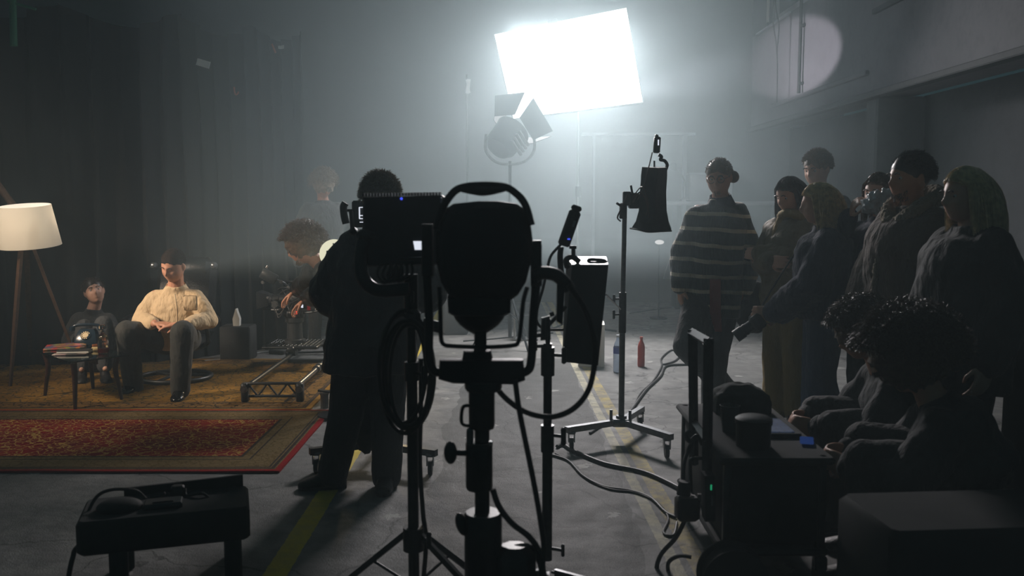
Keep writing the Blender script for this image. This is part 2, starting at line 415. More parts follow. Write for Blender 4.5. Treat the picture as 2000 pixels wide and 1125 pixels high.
# distant stand with white cross of tape
p0 = P(912, 190, 12.5)
t = thing('light_stand', 'thin tall stand topped with a white tape cross, far left of the panel', 'stand', (p0.x, 12.5, 0))
obj('pole', MB().cyl((p0.x, 12.5, 0), (p0.x, 12.5, p0.z + .3), .014), M['dsteel'], t)
for k in range(3):
    a = k * 2.1 + .3; obj('leg', MB().cyl((p0.x, 12.5, .5), (p0.x + .45 * math.cos(a), 12.5 + .45 * math.sin(a), .01), .01), M['dsteel'], t)
pc = P(914.5, 169, 12.5)
obj('tape_cross', MB().box(pc - V((0, .03, 0)), (.05, .01, .19), Matrix.Rotation(.12, 3, 'Y')).box(pc - V((0, .036, 0)), (.03, .01, .18), Matrix.Rotation(-.2, 3, 'Y')), M['tape'], t, label='white tape cross')
# faint white things on the far floor right of the softbox
q = P(1288, 473, 12.0); t = thing('work_lamp', 'small glowing lamp on a thin stand beside the striped jumper', 'lamp', V((q.x, 12, 0)))
obj('lamp_head', MB().ell(q, (.06, .05, .03)), emit('lamp_glow', (225, 230, 230), .9), t); obj('pole', MB().cyl((q.x, 12, 0), q - V((0, 0, .02)), .008).cyl((q.x, 12, 0), (q.x, 12, .02), .12), M['dsteel'], t)
tb = G(1312, 585); 
t = thing('folding_table', 'low cluttered folding table in the haze left of the striped sweater', 'table', (tb.x, 12.2, 0))
zt = P(1312, 548, 12.2).z
obj('tabletop', MB().box((tb.x + .1, 12.2, zt), (.75, .5, .03), bev=.01), M['white'], t)
for dx in (-.2, .42): obj('leg', MB().box((tb.x + dx, 12.2, zt / 2), (.03, .45, zt)), M['matte'], t)
pts = smooth_path([P(1306, 470, 12.4), P(1302, 500, 12.4), P(1290, 535, 12.4)], 4)
tag(obj('tripod_screen', MB().loft([[P(1323, 455, 12.4) , P(1326, 455, 12.5), P(1330, 545, 12.5), P(1296, 545, 12.5), P(1296, 545, 12.4)], [p + V((0, .05, 0)) for p in [P(1323, 455, 12.4) , P(1326, 455, 12.5), P(1330, 545, 12.5), P(1296, 545, 12.5), P(1296, 545, 12.4)]]]), M['frame']), 'pale triangular cover on the far table behind the striped sweater', 'cover')
tag(obj('paper_sheet', MB().box((tb.x - .16, 12.1, zt + .025), (.16, .2, .012)), M['tape']), 'white sheet on the edge of the far folding table', 'paper')

# reflector panel given its own glow, on its stand
def panel():
    Y = PANEL_Y; cs = [P(966, 68, Y), P(1223, 16, Y), P(1255, 199, Y - .12), P(1003, 231, Y - .12)]
    c = sum(cs, V()) / 4; nrm = (cs[1] - cs[0]).cross(cs[3] - cs[0]).normalized()
    if nrm.y > 0: nrm = -nrm
    t = thing('reflector_panel', 'large white reflector panel with added glow, tilted high in the haze', 'panel', c)
    obj('diffusion_sheet', MB().loft([[p + nrm * .012 for p in cs], [p - nrm * .012 for p in cs]]), PANEL_M, t, smooth=False)
    f = MB(); 
    for i in range(4): f.cyl(cs[i] - nrm * .03, cs[(i + 1) % 4] - nrm * .03, .016)
    obj('frame', f, M['steel'], t)
    m_ = (cs[0] * .56 + cs[1] * .44); obj('clamp', MB().box(m_ + nrm * .01, (.11, .08, .07), Matrix.Rotation(-.2, 3, 'Y'), .01), M['steel'], t)
    q = P(1130, 216, Y + .08)
    s = thing('panel_stand', 'slim chrome stand holding the glowing panel', 'stand', (q.x, q.y, 0))
    obj('pole', MB().cyl((q.x, q.y, 0.3), (q.x, q.y, 1.7), .02).cyl((q.x, q.y, 1.65), (q.x, q.y, q.z + .25), .013), M['chrome'], s)
    obj('collar', MB().cyl((q.x, q.y, 1.6), (q.x, q.y, 1.72), .032), M['dsteel'], s)
    for k in range(3):
        a = k * 2.094 + .5; obj('leg', MB().tube([(q.x, q.y, .45), (q.x + .2 * math.cos(a), q.y + .2 * math.sin(a), .12), (q.x + .55 * math.cos(a), q.y + .55 * math.sin(a), .02)], .013, sub=4), M['dsteel'], s)
PANEL_M = NT('self_glow_sheet').m
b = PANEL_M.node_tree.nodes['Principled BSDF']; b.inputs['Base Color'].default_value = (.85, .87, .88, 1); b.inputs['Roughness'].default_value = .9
b.inputs['Emission Color'].default_value = (.88, .95, 1.0, 1); b.inputs['Emission Strength'].default_value = 2.2  # emission added to the sheet in place of lamp light falling on it
panel()

# haze filling the hall
hm = bpy.data.materials.new('smoke_haze'); hm.use_nodes = True; nt = hm.node_tree; nt.nodes.clear()
vsn = nt.nodes.new('ShaderNodeVolumeScatter'); vsn.inputs['Color'].default_value = (.76, .95, 1.0, 1); vsn.inputs['Density'].default_value = .068; vsn.inputs['Anisotropy'].default_value = .3
oo = nt.nodes.new('ShaderNodeOutputMaterial'); nt.links.new(vsn.outputs[0], oo.inputs['Volume'])
hz = obj('haze', MB().box((.02, 10.08, 3.34), (5.3, 7.56, 4.66)), hm, None, smooth=False); hz['kind'] = 'stuff'; tag(hz, 'dense smoke haze glowing round the light panel', 'haze')
hm2 = hm.copy(); hm2.name = 'faint_haze'
for n_ in hm2.node_tree.nodes:
    if n_.type == 'VOLUME_SCATTER': n_.inputs['Density'].default_value = .015
hz = obj('haze', MB().box((-1.6, 5.95, 2.86), (10.2, 15.9, 5.68)), hm2, None, smooth=False); hz['kind'] = 'stuff'; tag(hz, 'faint haze filling the whole hall', 'haze')
# ------------------------------------------------------------------ people
def g(x, s): return math.exp(-(x / s) ** 2)
def rot_head(yaw, pitch=0.0, roll=0.0):
    """columns: x right hand side, y towards the face, z up; yaw 0 looks at the camera, +90 looks to the picture's right"""
    a = math.radians(yaw); f = V((math.sin(a), -math.cos(a), 0)); z = V((0, 0, 1)); x = f.cross(z)
    R = Matrix((x, f, z)).transposed()
    return R @ Matrix.Rotation(-math.radians(pitch), 3, 'X') @ Matrix.Rotation(math.radians(roll), 3, 'Y')
def head_geo(mb, c, R, s=1.0, fem=0.0):
    nu, nv = 64, 44; vs = []
    def pt(t, ph):
        sx, sy, sz = math.cos(t) * math.cos(ph), math.cos(t) * math.sin(ph), math.sin(t)
        x, y, z = .076 * sx, .094 * sy, .118 * sz
        if sz < 0:
            q = -sz; x *= 1 + (.10 - .1 * fem) * q; y *= (1 + .20 * q) if sy > 0 else (1 - .45 * q)
        elif sy < 0: y *= 1.07
        if sy > 0:
            ax = abs(x); d = 0
            d += .024 * g(x, .011) * g(z + .022, .019) + .011 * g(x, .009) * g(z - .002, .022)
            d += .006 * g(z - .028, .011) * g(x, .05) * (1 - .5 * fem)
            d -= .011 * g(ax - .031, .015) * g(z - .006, .013)
            d += .004 * g(ax - .042, .018) * g(z + .03, .018)
            d += .007 * g(x, .024) * (g(z + .053, .005) + g(z + .065, .006)) - .003 * g(x, .022) * g(z + .059, .003)
            d += .015 * g(x, .024) * g(z + .098, .017)
            y += d * min(1, sy * 2)
        return V((x, y, z))
    vs.append(pt(-PI / 2, 0))
    for k in range(1, nv):
        for i in range(nu): vs.append(pt(-PI / 2 + PI * k / nv, 2 * PI * i / nu))
    vs.append(pt(PI / 2, 0)); fs = []
    for i in range(nu):
        j = (i + 1) % nu; fs.append((0, 1 + j, 1 + i)); L = 1 + (nv - 2) * nu; fs.append((L + i, L + j, len(vs) - 1))
        for k in range(nv - 2): a = 1 + k * nu; fs.append((a + i, a + j, a + nu + j, a + nu + i))
    mb.add([R @ (p * s) + c for p in vs], fs)
    for sg in (-1, 1):
        mb.ell(R @ V((sg * .079, -.008, -.006)) * s + c, (.009 * s, .018 * s, .031 * s), R @ Matrix.Rotation(sg * .35, 3, 'Z'))
def hand_geo(mb, w, d, n, thumb, curl=.5, s=1.0, spread=.0):
    """w wrist, d direction of the palm, n palm normal (the fingers curl that way), thumb: +-1 side"""
    d = V(d).normalized(); n = V(n); n = (n - d * n.dot(d)).normalized(); x = d.cross(n) * thumb
    for k in (-1, -.33, .33, 1):
        mb.chain([w + x * k * .018 * s, w + d * .05 * s + x * k * .028 * s, w + d * .088 * s + x * k * .032 * s], [.014 * s, .014 * s, .011 * s], 8)
    for i, (k, L) in enumerate(((1, .92), (.36, 1.0), (-.3, .95), (-.95, .76))):
        p = w + d * .088 * s + x * k * .034 * s; a = curl * (.5 + .12 * i); pts = [p]
        dd = d + x * k * spread
        for L2 in (.042, .027, .021):
            u = (dd * math.cos(a) + n * math.sin(a)).normalized(); p = p + u * L2 * L * s; pts.append(p); a += curl * .75
        mb.chain(pts, [.0098 * s, .0088 * s, .0078 * s, .0068 * s], 8)
    p = w + d * .03 * s + x * .026 * s
    mb.chain([p, p + (d * .6 + x * .7 + n * .25).normalized() * .038 * s, p + (d * .8 + x * .55 + n * .4).normalized() * .07 * s, p + (d * .95 + x * .3 + n * .55).normalized() * .09 * s], [.014 * s, .0115 * s, .0095 * s, .0075 * s], 8)
def el_ring(c, ax, ay, rx, ry, n=28, p=2.4):
    out = []
    for i in range(n):
        a = 2 * PI * i / n; ca, sa = math.cos(a), math.sin(a)
        out.append(c + ax * rx * math.copysign(abs(ca) ** (2 / p), ca) + ay * ry * math.copysign(abs(sa) ** (2 / p), sa))
    return out
def torso_geo(mb, J, k=1.0, grow=0.0, hem=0.0, belly=0.0, s=1.0, wide=1.0):
    hip = (J['hpR'] + J['hpL']) / 2; nk = J['neck']; sh = (J['shR'] + J['shL']) / 2
    axH = (J['hpL'] - J['hpR']).normalized(); axS = (J['shL'] - J['shR']).normalized()
    sw = (J['shL'] - J['shR']).length / 2
    up = (sh - hip); L = up.length; rings = []
    fw0 = axH.cross(up).normalized()
    lst = [(-.16 - hem, .150, .105), (-.02, .162, .115), (.22, .146, .108), (.42, .146, .110), (.65, .156, .118), (.82, .158, .112), (.93, .145, .095), (1.0, .115, .078), (1.05, .085, .066), (1.12, .060, .058)]
    for t, rx, ry in lst:
        tt = max(0, min(1, t)); ax = (axH * (1 - tt) + axS * tt).normalized(); f = ax.cross(up).normalized()
        c = hip + up * t
        if t > 1: c = sh + (nk - sh) * ((t - 1) * 8) + up * 0.0
        c = c + f * .018 * math.sin(tt * PI) + f * belly * g(t - .25, .3)
        q = (sw / .18 if t > .5 else 1) * wide
        rings.append(el_ring(c, ax, f, (rx * q * k + (grow if t < 1.02 else grow * .3)) * s, (ry * k + (grow if t < 1.02 else grow * .3) + abs(belly) * .5 * g(t - .25, .3)) * s))
    mb.loft(rings)
def remesh(o, vox, smooth_it=3, disp=0.0, dscale=.12, seed=0):
    m = o.modifiers.new('remesh', 'REMESH'); m.mode = 'VOXEL'; m.voxel_size = vox; m.use_smooth_shade = True
    if smooth_it:
        m = o.modifiers.new('smooth', 'SMOOTH'); m.iterations = smooth_it; m.factor = .5
    if disp:
        key = 'folds_%s' % dscale; tx = bpy.data.textures.get(key)
        if not tx: tx = bpy.data.textures.new(key, 'CLOUDS'); tx.noise_scale = dscale; tx.noise_depth = 1
        m = o.modifiers.new('folds', 'DISPLACE'); m.texture = tx; m.strength = disp; m.mid_level = .5; m.texture_coords = 'LOCAL'
def cloth_mat(name, c, var=.15, fold=.5, rough=.85, scale=7, sheen=.04):
    n = NT(name); a = n.noise(3, 4); rgb = lin(c)
    n.l(n.ramp(a, [(.3, tuple(x * (1 - var) for x in rgb)), (.7, tuple(min(1, x * (1 + var)) for x in rgb))]), n.b.inputs['Base Color'])
    n.b.inputs['Roughness'].default_value = rough; n.b.inputs['Sheen Weight'].default_value = sheen
    mp = n.n('ShaderNodeMapping'); mp.inputs['Scale'].default_value = (1, 1, .45); mp.inputs['Rotation'].default_value = (.4, .3, 0); n.l(n.tc.outputs['Object'], mp.inputs[0])
    w1 = n.noise(scale * 1.3, 3, mp.outputs[0], .6); w2 = n.noise(scale * 4, 4, mp.outputs[0], .6); w3 = n.noise(220, 2)
    h = n.math('ADD', n.math('ADD', w1, n.math('MULTIPLY', w2, .35)), n.math('MULTIPLY', w3, .03)); n.bump(h, fold, .05); return n.m

def hair(c, R, s, style, m, parent, n=900, seed=1, L=None):
    rnd = random.Random(seed); mb = MB()
    vol = {'short': .004, 'wavy': .005, 'curly': .03, 'long': .0, 'bun': .004, 'crop': .0, 'thick': .010, 'bigcurl': .05}[style]
    cc = c + R @ (V((0, -.016, .030)) if style != 'crop' else V((0, -.013, .0335))) * s
    cr = (.079 + vol, .099 + vol, .095 + vol)
    if style == 'crop': cr = (.0775, .098, .0925)
    lump = MB()
    nu, nv = 40, 26; vs = []; q = []
    for k in range(nv + 1):
        for i in range(nu):
            t = -PI / 2 + PI * k / nv; ph = 2 * PI * i / nu
            d = V((math.cos(t) * math.cos(ph), math.cos(t) * math.sin(ph), math.sin(t)))
            amp = {'curly': .16, 'bigcurl': .16, 'wavy': .06, 'thick': .06}.get(style, .02)
            nn = noise.noise(d * (9 if 'curl' in style else 4) + V((seed, 0, 0))) * amp
            vs.append(cc + R @ V((d.x * cr[0], d.y * cr[1], d.z * cr[2])) * (s * (1 + nn)))
    for k in range(nv):
        for i in range(nu):
            j = (i + 1) % nu; q.append((k * nu + i, k * nu + j, (k + 1) * nu + j, (k + 1) * nu + i))
    q.append(tuple(range(nu - 1, -1, -1))); q.append(tuple(range(nv * nu, nv * nu + nu)))
    mb.add(vs, q)
    if style == 'bun':
        mb.ell(c + R @ V((-.085, -.07, -.012)) * s, (.038 * s, .034 * s, .042 * s), R)
    Ls = L or {'short': .035, 'wavy': .03, 'curly': .07, 'long': .34, 'bun': .02, 'crop': .011, 'thick': .032, 'bigcurl': .10}[style]
    z = V((0, 0, 1))
    for i in range(n):
        while True:
            d = V((rnd.gauss(0, 1), rnd.gauss(0, 1), rnd.gauss(0, 1))).normalized()
            lim = -.35 if d.y < 0 else (-.05 + .62 * max(0, d.y) ** .8)
            if style in ('long',) and abs(d.x) > .5: lim = min(lim, .1)
            if style == 'long' and d.y > (.3 if abs(d.x) > .55 else -.05) and d.z < .6: continue
            if d.z > lim: break
        p = cc + R @ V((d.x * cr[0], d.y * cr[1], d.z * cr[2])) * s * .98
        o = R @ d; ll = Ls * s * rnd.uniform(.6, 1.1)
        if style in ('long',):
            side = V((d.x, d.y, 0)); flow = (R @ V((d.x * 1.0, -.55 if d.y > -.2 else d.y, -.2)))
            pts = [p]; K = 9; v = (o * .12 + flow * .8 - z * .2).normalized()
            ph = rnd.uniform(0, 6)
            for k in range(K):
                v = (v * .72 - z * .42).normalized()
                nxt = pts[-1] + v * ll / K + V((math.sin(ph + k * 1.1), math.cos(ph + k * .9), 0)) * .004
                loc = R.transposed() @ (nxt - c) / s     # keep strands outside the head
                if loc.z < .06 and loc.y > .042:
                    loc.y = .042 - rnd.uniform(0, .03); loc.x = math.copysign(max(abs(loc.x), .082), d.x); nxt = c + R @ loc * s
                e = V((loc.x / .084, loc.y / .108, loc.z / .13))
                if e.length < 1: nxt = c + R @ V((loc.x, loc.y, loc.z)) * s / max(.3, e.length)
                pts.append(nxt)
            r0 = .0019
        elif 'curl' in style:
            pts = [p]; ax = o.orthogonal().normalized(); bx = o.cross(ax); ph = rnd.uniform(0, 6); K = 10; rr = .010 if style == 'curly' else .013
            for k in range(1, K): a = ph + k * 1.15; pts.append(p + o * ll * k / K + (ax * math.cos(a) + bx * math.sin(a)) * rr - z * .02 * (k / K) ** 2)
            r0 = .0024
        else:
            flow = R @ V((d.x * .5, -.8, .1)) if style != 'wavy' else R @ V((d.x * .7 + .2, -.4, .2))
            v = (o * (.35 if style != 'thick' else .7) + flow * .7).normalized(); pts = [p]; K = 5
            for k in range(K):
                v = (v * .9 + V((rnd.gauss(0, .12), rnd.gauss(0, .12), -.12 + rnd.gauss(0, .12)))).normalized(); pts.append(pts[-1] + v * ll / K)
            r0 = .0020
        # three-sided tapering strand
        K = len(pts); base = len(mb.v); u = None
        for k, pp in enumerate(pts):
            dd = (pts[min(k + 1, K - 1)] - pts[max(k - 1, 0)]); dd = dd.normalized() if dd.length > 1e-7 else z
            u = dd.orthogonal().normalized() if u is None else (u - dd * u.dot(dd)).normalized(); w_ = dd.cross(u); r = r0 * (1 - .75 * k / K)
            for a in (0, 2.094, 4.189): mb.v.append(pp + (u * math.cos(a) + w_ * math.sin(a)) * r)
        for k in range(K - 1):
            for a in range(3):
                b2 = (a + 1) % 3; mb.f.append((base + k * 3 + a, base + k * 3 + b2, base + k * 3 + 3 + b2, base + k * 3 + 3 + a))
    return obj('hair', mb, m, parent)

def template(gx, gy, yaw, h=1.75, lean=0.0):
    """relaxed standing joints; yaw as for the head"""
    R = rot_head(yaw); k = h / 1.75; base = V((gx, gy, 0))
    def T(x, y, z): return base + R @ V((x * k, (y + lean * max(0, z - .9)) * k, z * k))
    J = dict(hpR=T(.09, 0, .91), hpL=T(-.09, 0, .91), knR=T(.10, .03, .50), knL=T(-.10, .03, .50), anR=T(.11, -.02, .09), anL=T(-.11, -.02, .09),
             toR=T(.14, .16, .03), toL=T(-.14, .16, .03), shR=T(.185, -.01, 1.42), shL=T(-.185, -.01, 1.42), neck=T(0, -.015, 1.49), head=T(0, .03, 1.632),
             elR=T(.25, -.02, 1.13), elL=T(-.25, -.02, 1.13), wrR=T(.27, .08, .88), wrL=T(-.27, .08, .88))
    return J
def person(label, J, yaw, pitch=0, roll=0, hs=1.0, fem=0.0, top=None, pants=None, shoes=None, hairstyle=('short', 'hair_d', 900), skin='skin',
           vox=.0075, tg=.03, hem=.0, belly=0, hands=None, arm=1.0, sleeve=1.0, topname='jacket', pantsname='trousers', legs=True, fold=.012, wide=1.0, pg=.018,
           collar=None, collar_z=0.0, shoename='shoe', hL=None, sl_r=0.0, seed=1, bell=0.0, curl=.5):
    gx = (J['anR'] + J['anL']) / 2 if legs else (J['hpR'] + J['hpL']) / 2
    root = thing('person', label, 'person', V((gx.x, gx.y, 0)))
    RH = rot_head(yaw, pitch, roll); s = hs
    b = MB(); head_geo(b, J['head'], RH, s, fem)
    b.chain([J['neck'] - V((0, 0, .03)), J['head'] + RH @ V((0, -.02, -.075)) * s], [.058 * s, .052 * s], 14)
    torso_geo(b, J, .93, 0, s=s)
    for S in 'RL':
        b.chain([J['sh' + S].lerp(J['neck'], .15) - V((0, 0, .025)), J['el' + S], J['wr' + S]], [.052 * s * arm, .041 * s * arm, .028 * s], 12)
        d = (J['wr' + S] - J['el' + S]).normalized()
        hd = (hands or {}).get(S, None)
        if hd != 0:
            if hd is None: hd = (d, RH @ V((.0 + (-1 if S == 'R' else 1), .2, 0)), curl)
            nrm = V(hd[1]); th = hd[3] if len(hd) > 3 else (1 if (V(hd[0]).cross(nrm)).dot(RH @ V((0, 1, 0))) > 0 else -1)
            hand_geo(b, J['wr' + S] + V(hd[0]).normalized() * .012, hd[0], nrm, th, hd[2], s)
        if legs:
            b.chain([J['hp' + S], J['kn' + S], J['an' + S]], [.080 * s, .054 * s, .036 * s], 12)
            b.chain([J['an' + S] - V((0, 0, .03)), J['an' + S].lerp(J['to' + S], .45) - V((0, 0, .01))], [.032 * s, .022 * s], 10)
    o = obj('body', b, M[skin], root); remesh(o, vox, 2)
    if top:
        t = MB(); torso_geo(t, J, 1.0, tg, hem, belly, s, wide)
        for S in 'RL':
            e = J['el' + S] + (J['wr' + S] - J['el' + S]) * sleeve
            S0 = J['sh' + S] + (J['neck'] - J['sh' + S]) * (.10 + tg * 2.0); S0.z -= .030 + tg * .5
            t.chain([J['neck'] * .55 + S0 * .45 - V((0, 0, .028 + tg * .4)), S0, (S0 + J['el' + S]) / 2, J['el' + S], (J['el' + S] + e) / 2, e],
                    [(.040 + tg * .6) * s, (.052 + tg * .8) * s * arm, (.050 + tg) * s * arm, (.044 + tg + sl_r) * s * arm, (.042 + tg + sl_r) * s * arm, (.032 + tg * .75 + sl_r) * s], 14)
        o = obj(topname, t, top, root); remesh(o, max(vox * 1.2, .009), 4, fold, .07 if tg < .03 else .11)
    if collar:
        t = MB(); n_ = J['neck']; up = (J['head'] - n_).normalized(); R2 = frame_to(up)
        rr = []
        for zz, r in ((-.05, .092), (-.01, .070), (.022, .064), (.026, .070), (.0, .080), (-.045, .098)):
            rr.append([n_ + R2 @ V((math.cos(a) * r, math.sin(a) * r, zz + collar_z)) * s for a in [2 * PI * i / 28 for i in range(28)]])
        t.loft(rr, False, True); o = obj('collar', t, collar, root)
    if pants and legs:
        t = MB(); hip = (J['hpR'] + J['hpL']) / 2; ax = (J['hpL'] - J['hpR']).normalized(); sh = (J['shR'] + J['shL']) / 2; up = (sh - hip).normalized(); f = ax.cross(up).normalized()
        t.loft([el_ring(hip + up * z_, ax, f, rx * s, ry * s) for z_, rx, ry in ((-.10, .12, .10), (-.04, .172, .125), (.05, .168, .122), (.12, .155, .116))])
        for S in 'RL':
            kn, an, hp = J['kn' + S], J['an' + S], J['hp' + S]
            t.chain([hp - ax * 0, (hp + kn) / 2, kn, (kn + an) / 2, an + (kn - an).normalized() * .0], [(.088 + pg) * s, (.074 + pg) * s, (.060 + pg) * s, (.053 + pg + bell * .4) * s, (.046 + pg + bell) * s], 14)
        o = obj(pantsname, t, pants, root); remesh(o, .010, 3, .010, .09)
    if shoes and legs:
        for S in 'RL':
            t = MB(); an, to = J['an' + S], J['to' + S]; d = to - an; flat = V((d.x, d.y, d.z if abs(d.z) > .12 else 0)).normalized()
            z = V((0, 0, 1)); z = (z - flat * z.dot(flat)).normalized(); x = flat.cross(z)
            sole = J.get('sole' + S, an - z * .085)
            def ring(u, w_, h0, h1): return [sole + flat * u + x * (w_ * math.cos(a)) + z * (h0 + (h1 - h0) * (.5 + .5 * math.sin(a))) for a in [2 * PI * i / 16 for i in range(16)]]
            if (sole + flat * .1).z < 0 or abs(d.z) <= .12: sole = V((sole.x, sole.y, 0.0)) if abs(d.z) <= .12 else sole
            t.loft([ring(u, w_ * s, 0, h_ * s) for u, w_, h_ in ((-.075, .016, .05), (-.066, .032, .085), (-.03, .038, .115), (.03, .040, .112), (.08, .043, .075), (.13, .047, .058), (.165, .040, .046), (.188, .016, .03))])
            if shoename == 'boot': t.chain([an + z * .0, an + (J['kn' + S] - an).normalized() * .10], [.05 * s, .052 * s], 14)
            o = obj(shoename, t, shoes, root); remesh(o, .006, 2)
            st = MB(); st.loft([[sole + flat * u + x * w_ + z * h_ for (u, w_) in ((-.074, -.02), (-.074, .02), (-.03, .041), (.08, .046), (.15, .044), (.185, .018), (.185, -.018), (.15, -.044), (.08, -.046), (-.03, -.041))] for h_ in (.002, .018)])
            obj('sole', st, M['rubber'], o)
    if hairstyle: hair(J['head'], RH, s, hairstyle[0], M[hairstyle[1]], root, hairstyle[2], seed, hL)
    return root, RH
def beard(J, RH, s, root, m, n=260, full=True, seed=3):
    rnd = random.Random(seed); mb = MB()
    for i in range(n):
        x = rnd.uniform(-.055, .055); z = rnd.uniform(-.108, -.045)
        if full is False and abs(x) > .02: continue
        if abs(x) < .02 and -.066 < z < -.052: continue
        if abs(x) > .025 and z > -.06 + 0 and abs(x) < .045: continue
        y = .088 * math.sqrt(max(.02, 1 - (x / .078) ** 2)) * (1 if z > -.09 else .85) - .01 + .014 * g(x, .024) * g(z + .098, .02)
        p = J['head'] + RH @ V((x, y, z)) * s; d = (RH @ V((x * 3, .5, -.8))).normalized()
        mb.cyl(p, p + d * .012 * s, .002, .0008, 3)
    return obj('beard', mb, m, root)
def glasses(J, RH, s, root, m):
    mb = MB(); c = J['head']
    for sg in (-1, 1):
        mb.tube([c + RH @ V((sg * .032 + .024 * math.cos(a), .098, .004 + .022 * math.sin(a))) * s for a in [2 * PI * i / 14 for i in range(14)]], .0022 * s, 6, 2, True)
        mb.cyl(c + RH @ V((sg * .056, .097, .008)) * s, c + RH @ V((sg * .08, -.005, .008)) * s, .0018 * s, n=6)
    mb.cyl(c + RH @ V((-.009, .10, .006)) * s, c + RH @ V((.009, .10, .006)) * s, .002 * s, n=6)
    return obj('glasses', mb, m, root)
def eyes(J, RH, s, root, closed=False):
    for sg in (-1, 1):
        p = J['head'] + RH @ V((sg * .031, .0685, .006)) * s
        if not closed:
            e = obj('eye', MB().ell(p, .0118 * s, None, 16, 12), M['eyewhite'], root)
            obj('iris', MB().ell(p + RH @ V((0, .0085, -.002)) * s, .0052 * s), M['matte'], e)
    for sg in (-1, 1):
        b = MB(); b.tube([J['head'] + RH @ V((sg * x, .094 - .10 * x * .25, z)) * s for x, z in ((.014, .026), (.03, .031), (.047, .025))], .0034 * s, 6, 4)
        obj('eyebrow', b, M['hair_d'], root)
M['eyewhite'] = mat('eye_white', (190, 185, 178), .3)
C = {}
C['shirt'] = cloth_mat('beige_shirt', (200, 176, 140), .06, .5, .85, 9)
C['trouser_g'] = cloth_mat('grey_trousers', (50, 51, 48), .2, .4)
C['black'] = cloth_mat('black_cloth', (34, 36, 38), .2, .5)
C['blackj'] = cloth_mat('black_jacket', (36, 38, 40), .2, .7, .6, 5)
C['dark'] = cloth_mat('dark_trousers', (38, 38, 40), .2, .5)
C['navy'] = cloth_mat('navy_cloth', (30, 40, 62), .2, .6)
C['jeans'] = cloth_mat('blue_jeans', (48, 66, 92), .2, .5)
C['olive'] = cloth_mat('olive_quilted_vest', (112, 100, 76), .15, .8, .7, 5)
C['mustard'] = cloth_mat('mustard_trousers', (140, 118, 66), .15, .6)
C['cream'] = cloth_mat('cream_jersey', (168, 158, 132), .1, .6)
C['brown'] = cloth_mat('brown_shearling', (74, 62, 52), .2, .6)
C['fleece'] = cloth_mat('fleece_lining', (150, 138, 120), .15, 1.0, .95, 30)
C['leatherj'] = mat('leather_jacket', (30, 29, 27), .35, 0, .2, 14, .7, 22)
C['greyf'] = cloth_mat('grey_hoodie', (60, 62, 64), .2, .6)
def stripes():
    n = NT('striped_knit'); geo = n.n('ShaderNodeNewGeometry'); sep = n.n('ShaderNodeSeparateXYZ'); n.l(n.tc.outputs['Object'], sep.inputs[0])
    z = n.math('ADD', sep.outputs[2], n.math('MULTIPLY', n.noise(3, 2), .05))
    z = n.math('ADD', z, n.math('MULTIPLY', sep.outputs[0], .05))
    m_ = n.math('FRACT', n.math('DIVIDE', z, .112)); st = n.math('LESS_THAN', m_, .24)
    w = n.n('ShaderNodeTexWave', wave_type='BANDS', bands_direction='X'); w.inputs['Scale'].default_value = 38; n.l(n.tc.outputs['Object'], w.inputs['Vector'])
    base = n.mix(st, (.020, .030, .036), (.60, .52, .40)); n.l(base, n.b.inputs['Base Color']); n.b.inputs['Roughness'].default_value = .95; n.b.inputs['Sheen Weight'].default_value = .3
    h = n.math('ADD', n.math('MULTIPLY', w.outputs['Fac'], .12), n.noise(7, 3)); n.bump(h, .6, .03); return n.m
C['stripes'] = stripes()

def pj(Y, d):
    """joints from where they stand in the photograph and how far away: name -> (px, py[, extra depth])"""
    return {k: P(v[0], v[1], Y + (v[2] if len(v) > 2 else 0)) for k, v in d.items()}

# 1 the man dozing in the armchair
J = pj(7.45, dict(head=(338, 519, .02), neck=(343, 556, .10), shR=(297, 578, .12), shL=(388, 577, .12), elR=(275, 626, .05), elL=(408, 625, .05), wrR=(303, 632, -.22), wrL=(362, 633, -.24),
                  hpR=(322, 664, .18), hpL=(364, 662, .18), knR=(248, 648, -.25), knL=(357, 648, -.38), anR=(262, 766, .0), anL=(352, 762, -.30), toR=(250, 777, -.12), toL=(345, 780, -.44)))
R_, RH = person('seated man in beige shirt dozing in the armchair, hands in lap', J, -12, 24, -6, 1.10, top=C['shirt'], pants=C['trouser_g'], shoes=M['shoe'], hairstyle=('crop', 'hair_d', 1800),
       vox=.0045, tg=.020, hem=-.02, topname='shirt', fold=.016, wide=1.0, pg=.024, collar=C['shirt'], collar_z=-.028, belly=.02, sleeve=.84,
       hands=dict(R=(V((.95, -.25, -.03)), V((0, .1, -1)), .35, -1), L=(V((-.95, -.25, -.03)), V((0, .1, -1)), .35, 1)), arm=1.05)
eyes(J, RH, 1.1, R_, True)
pk = MB(); pk.tube([P(341, 575, 7.36), P(345, 600, 7.3), P(346, 628, 7.3)], .008, 6); pk.box(P(372, 592, 7.36), (.11, .02, .12), rotz(.1), .01); obj('shirt_placket', pk, C['shirt'], R_)

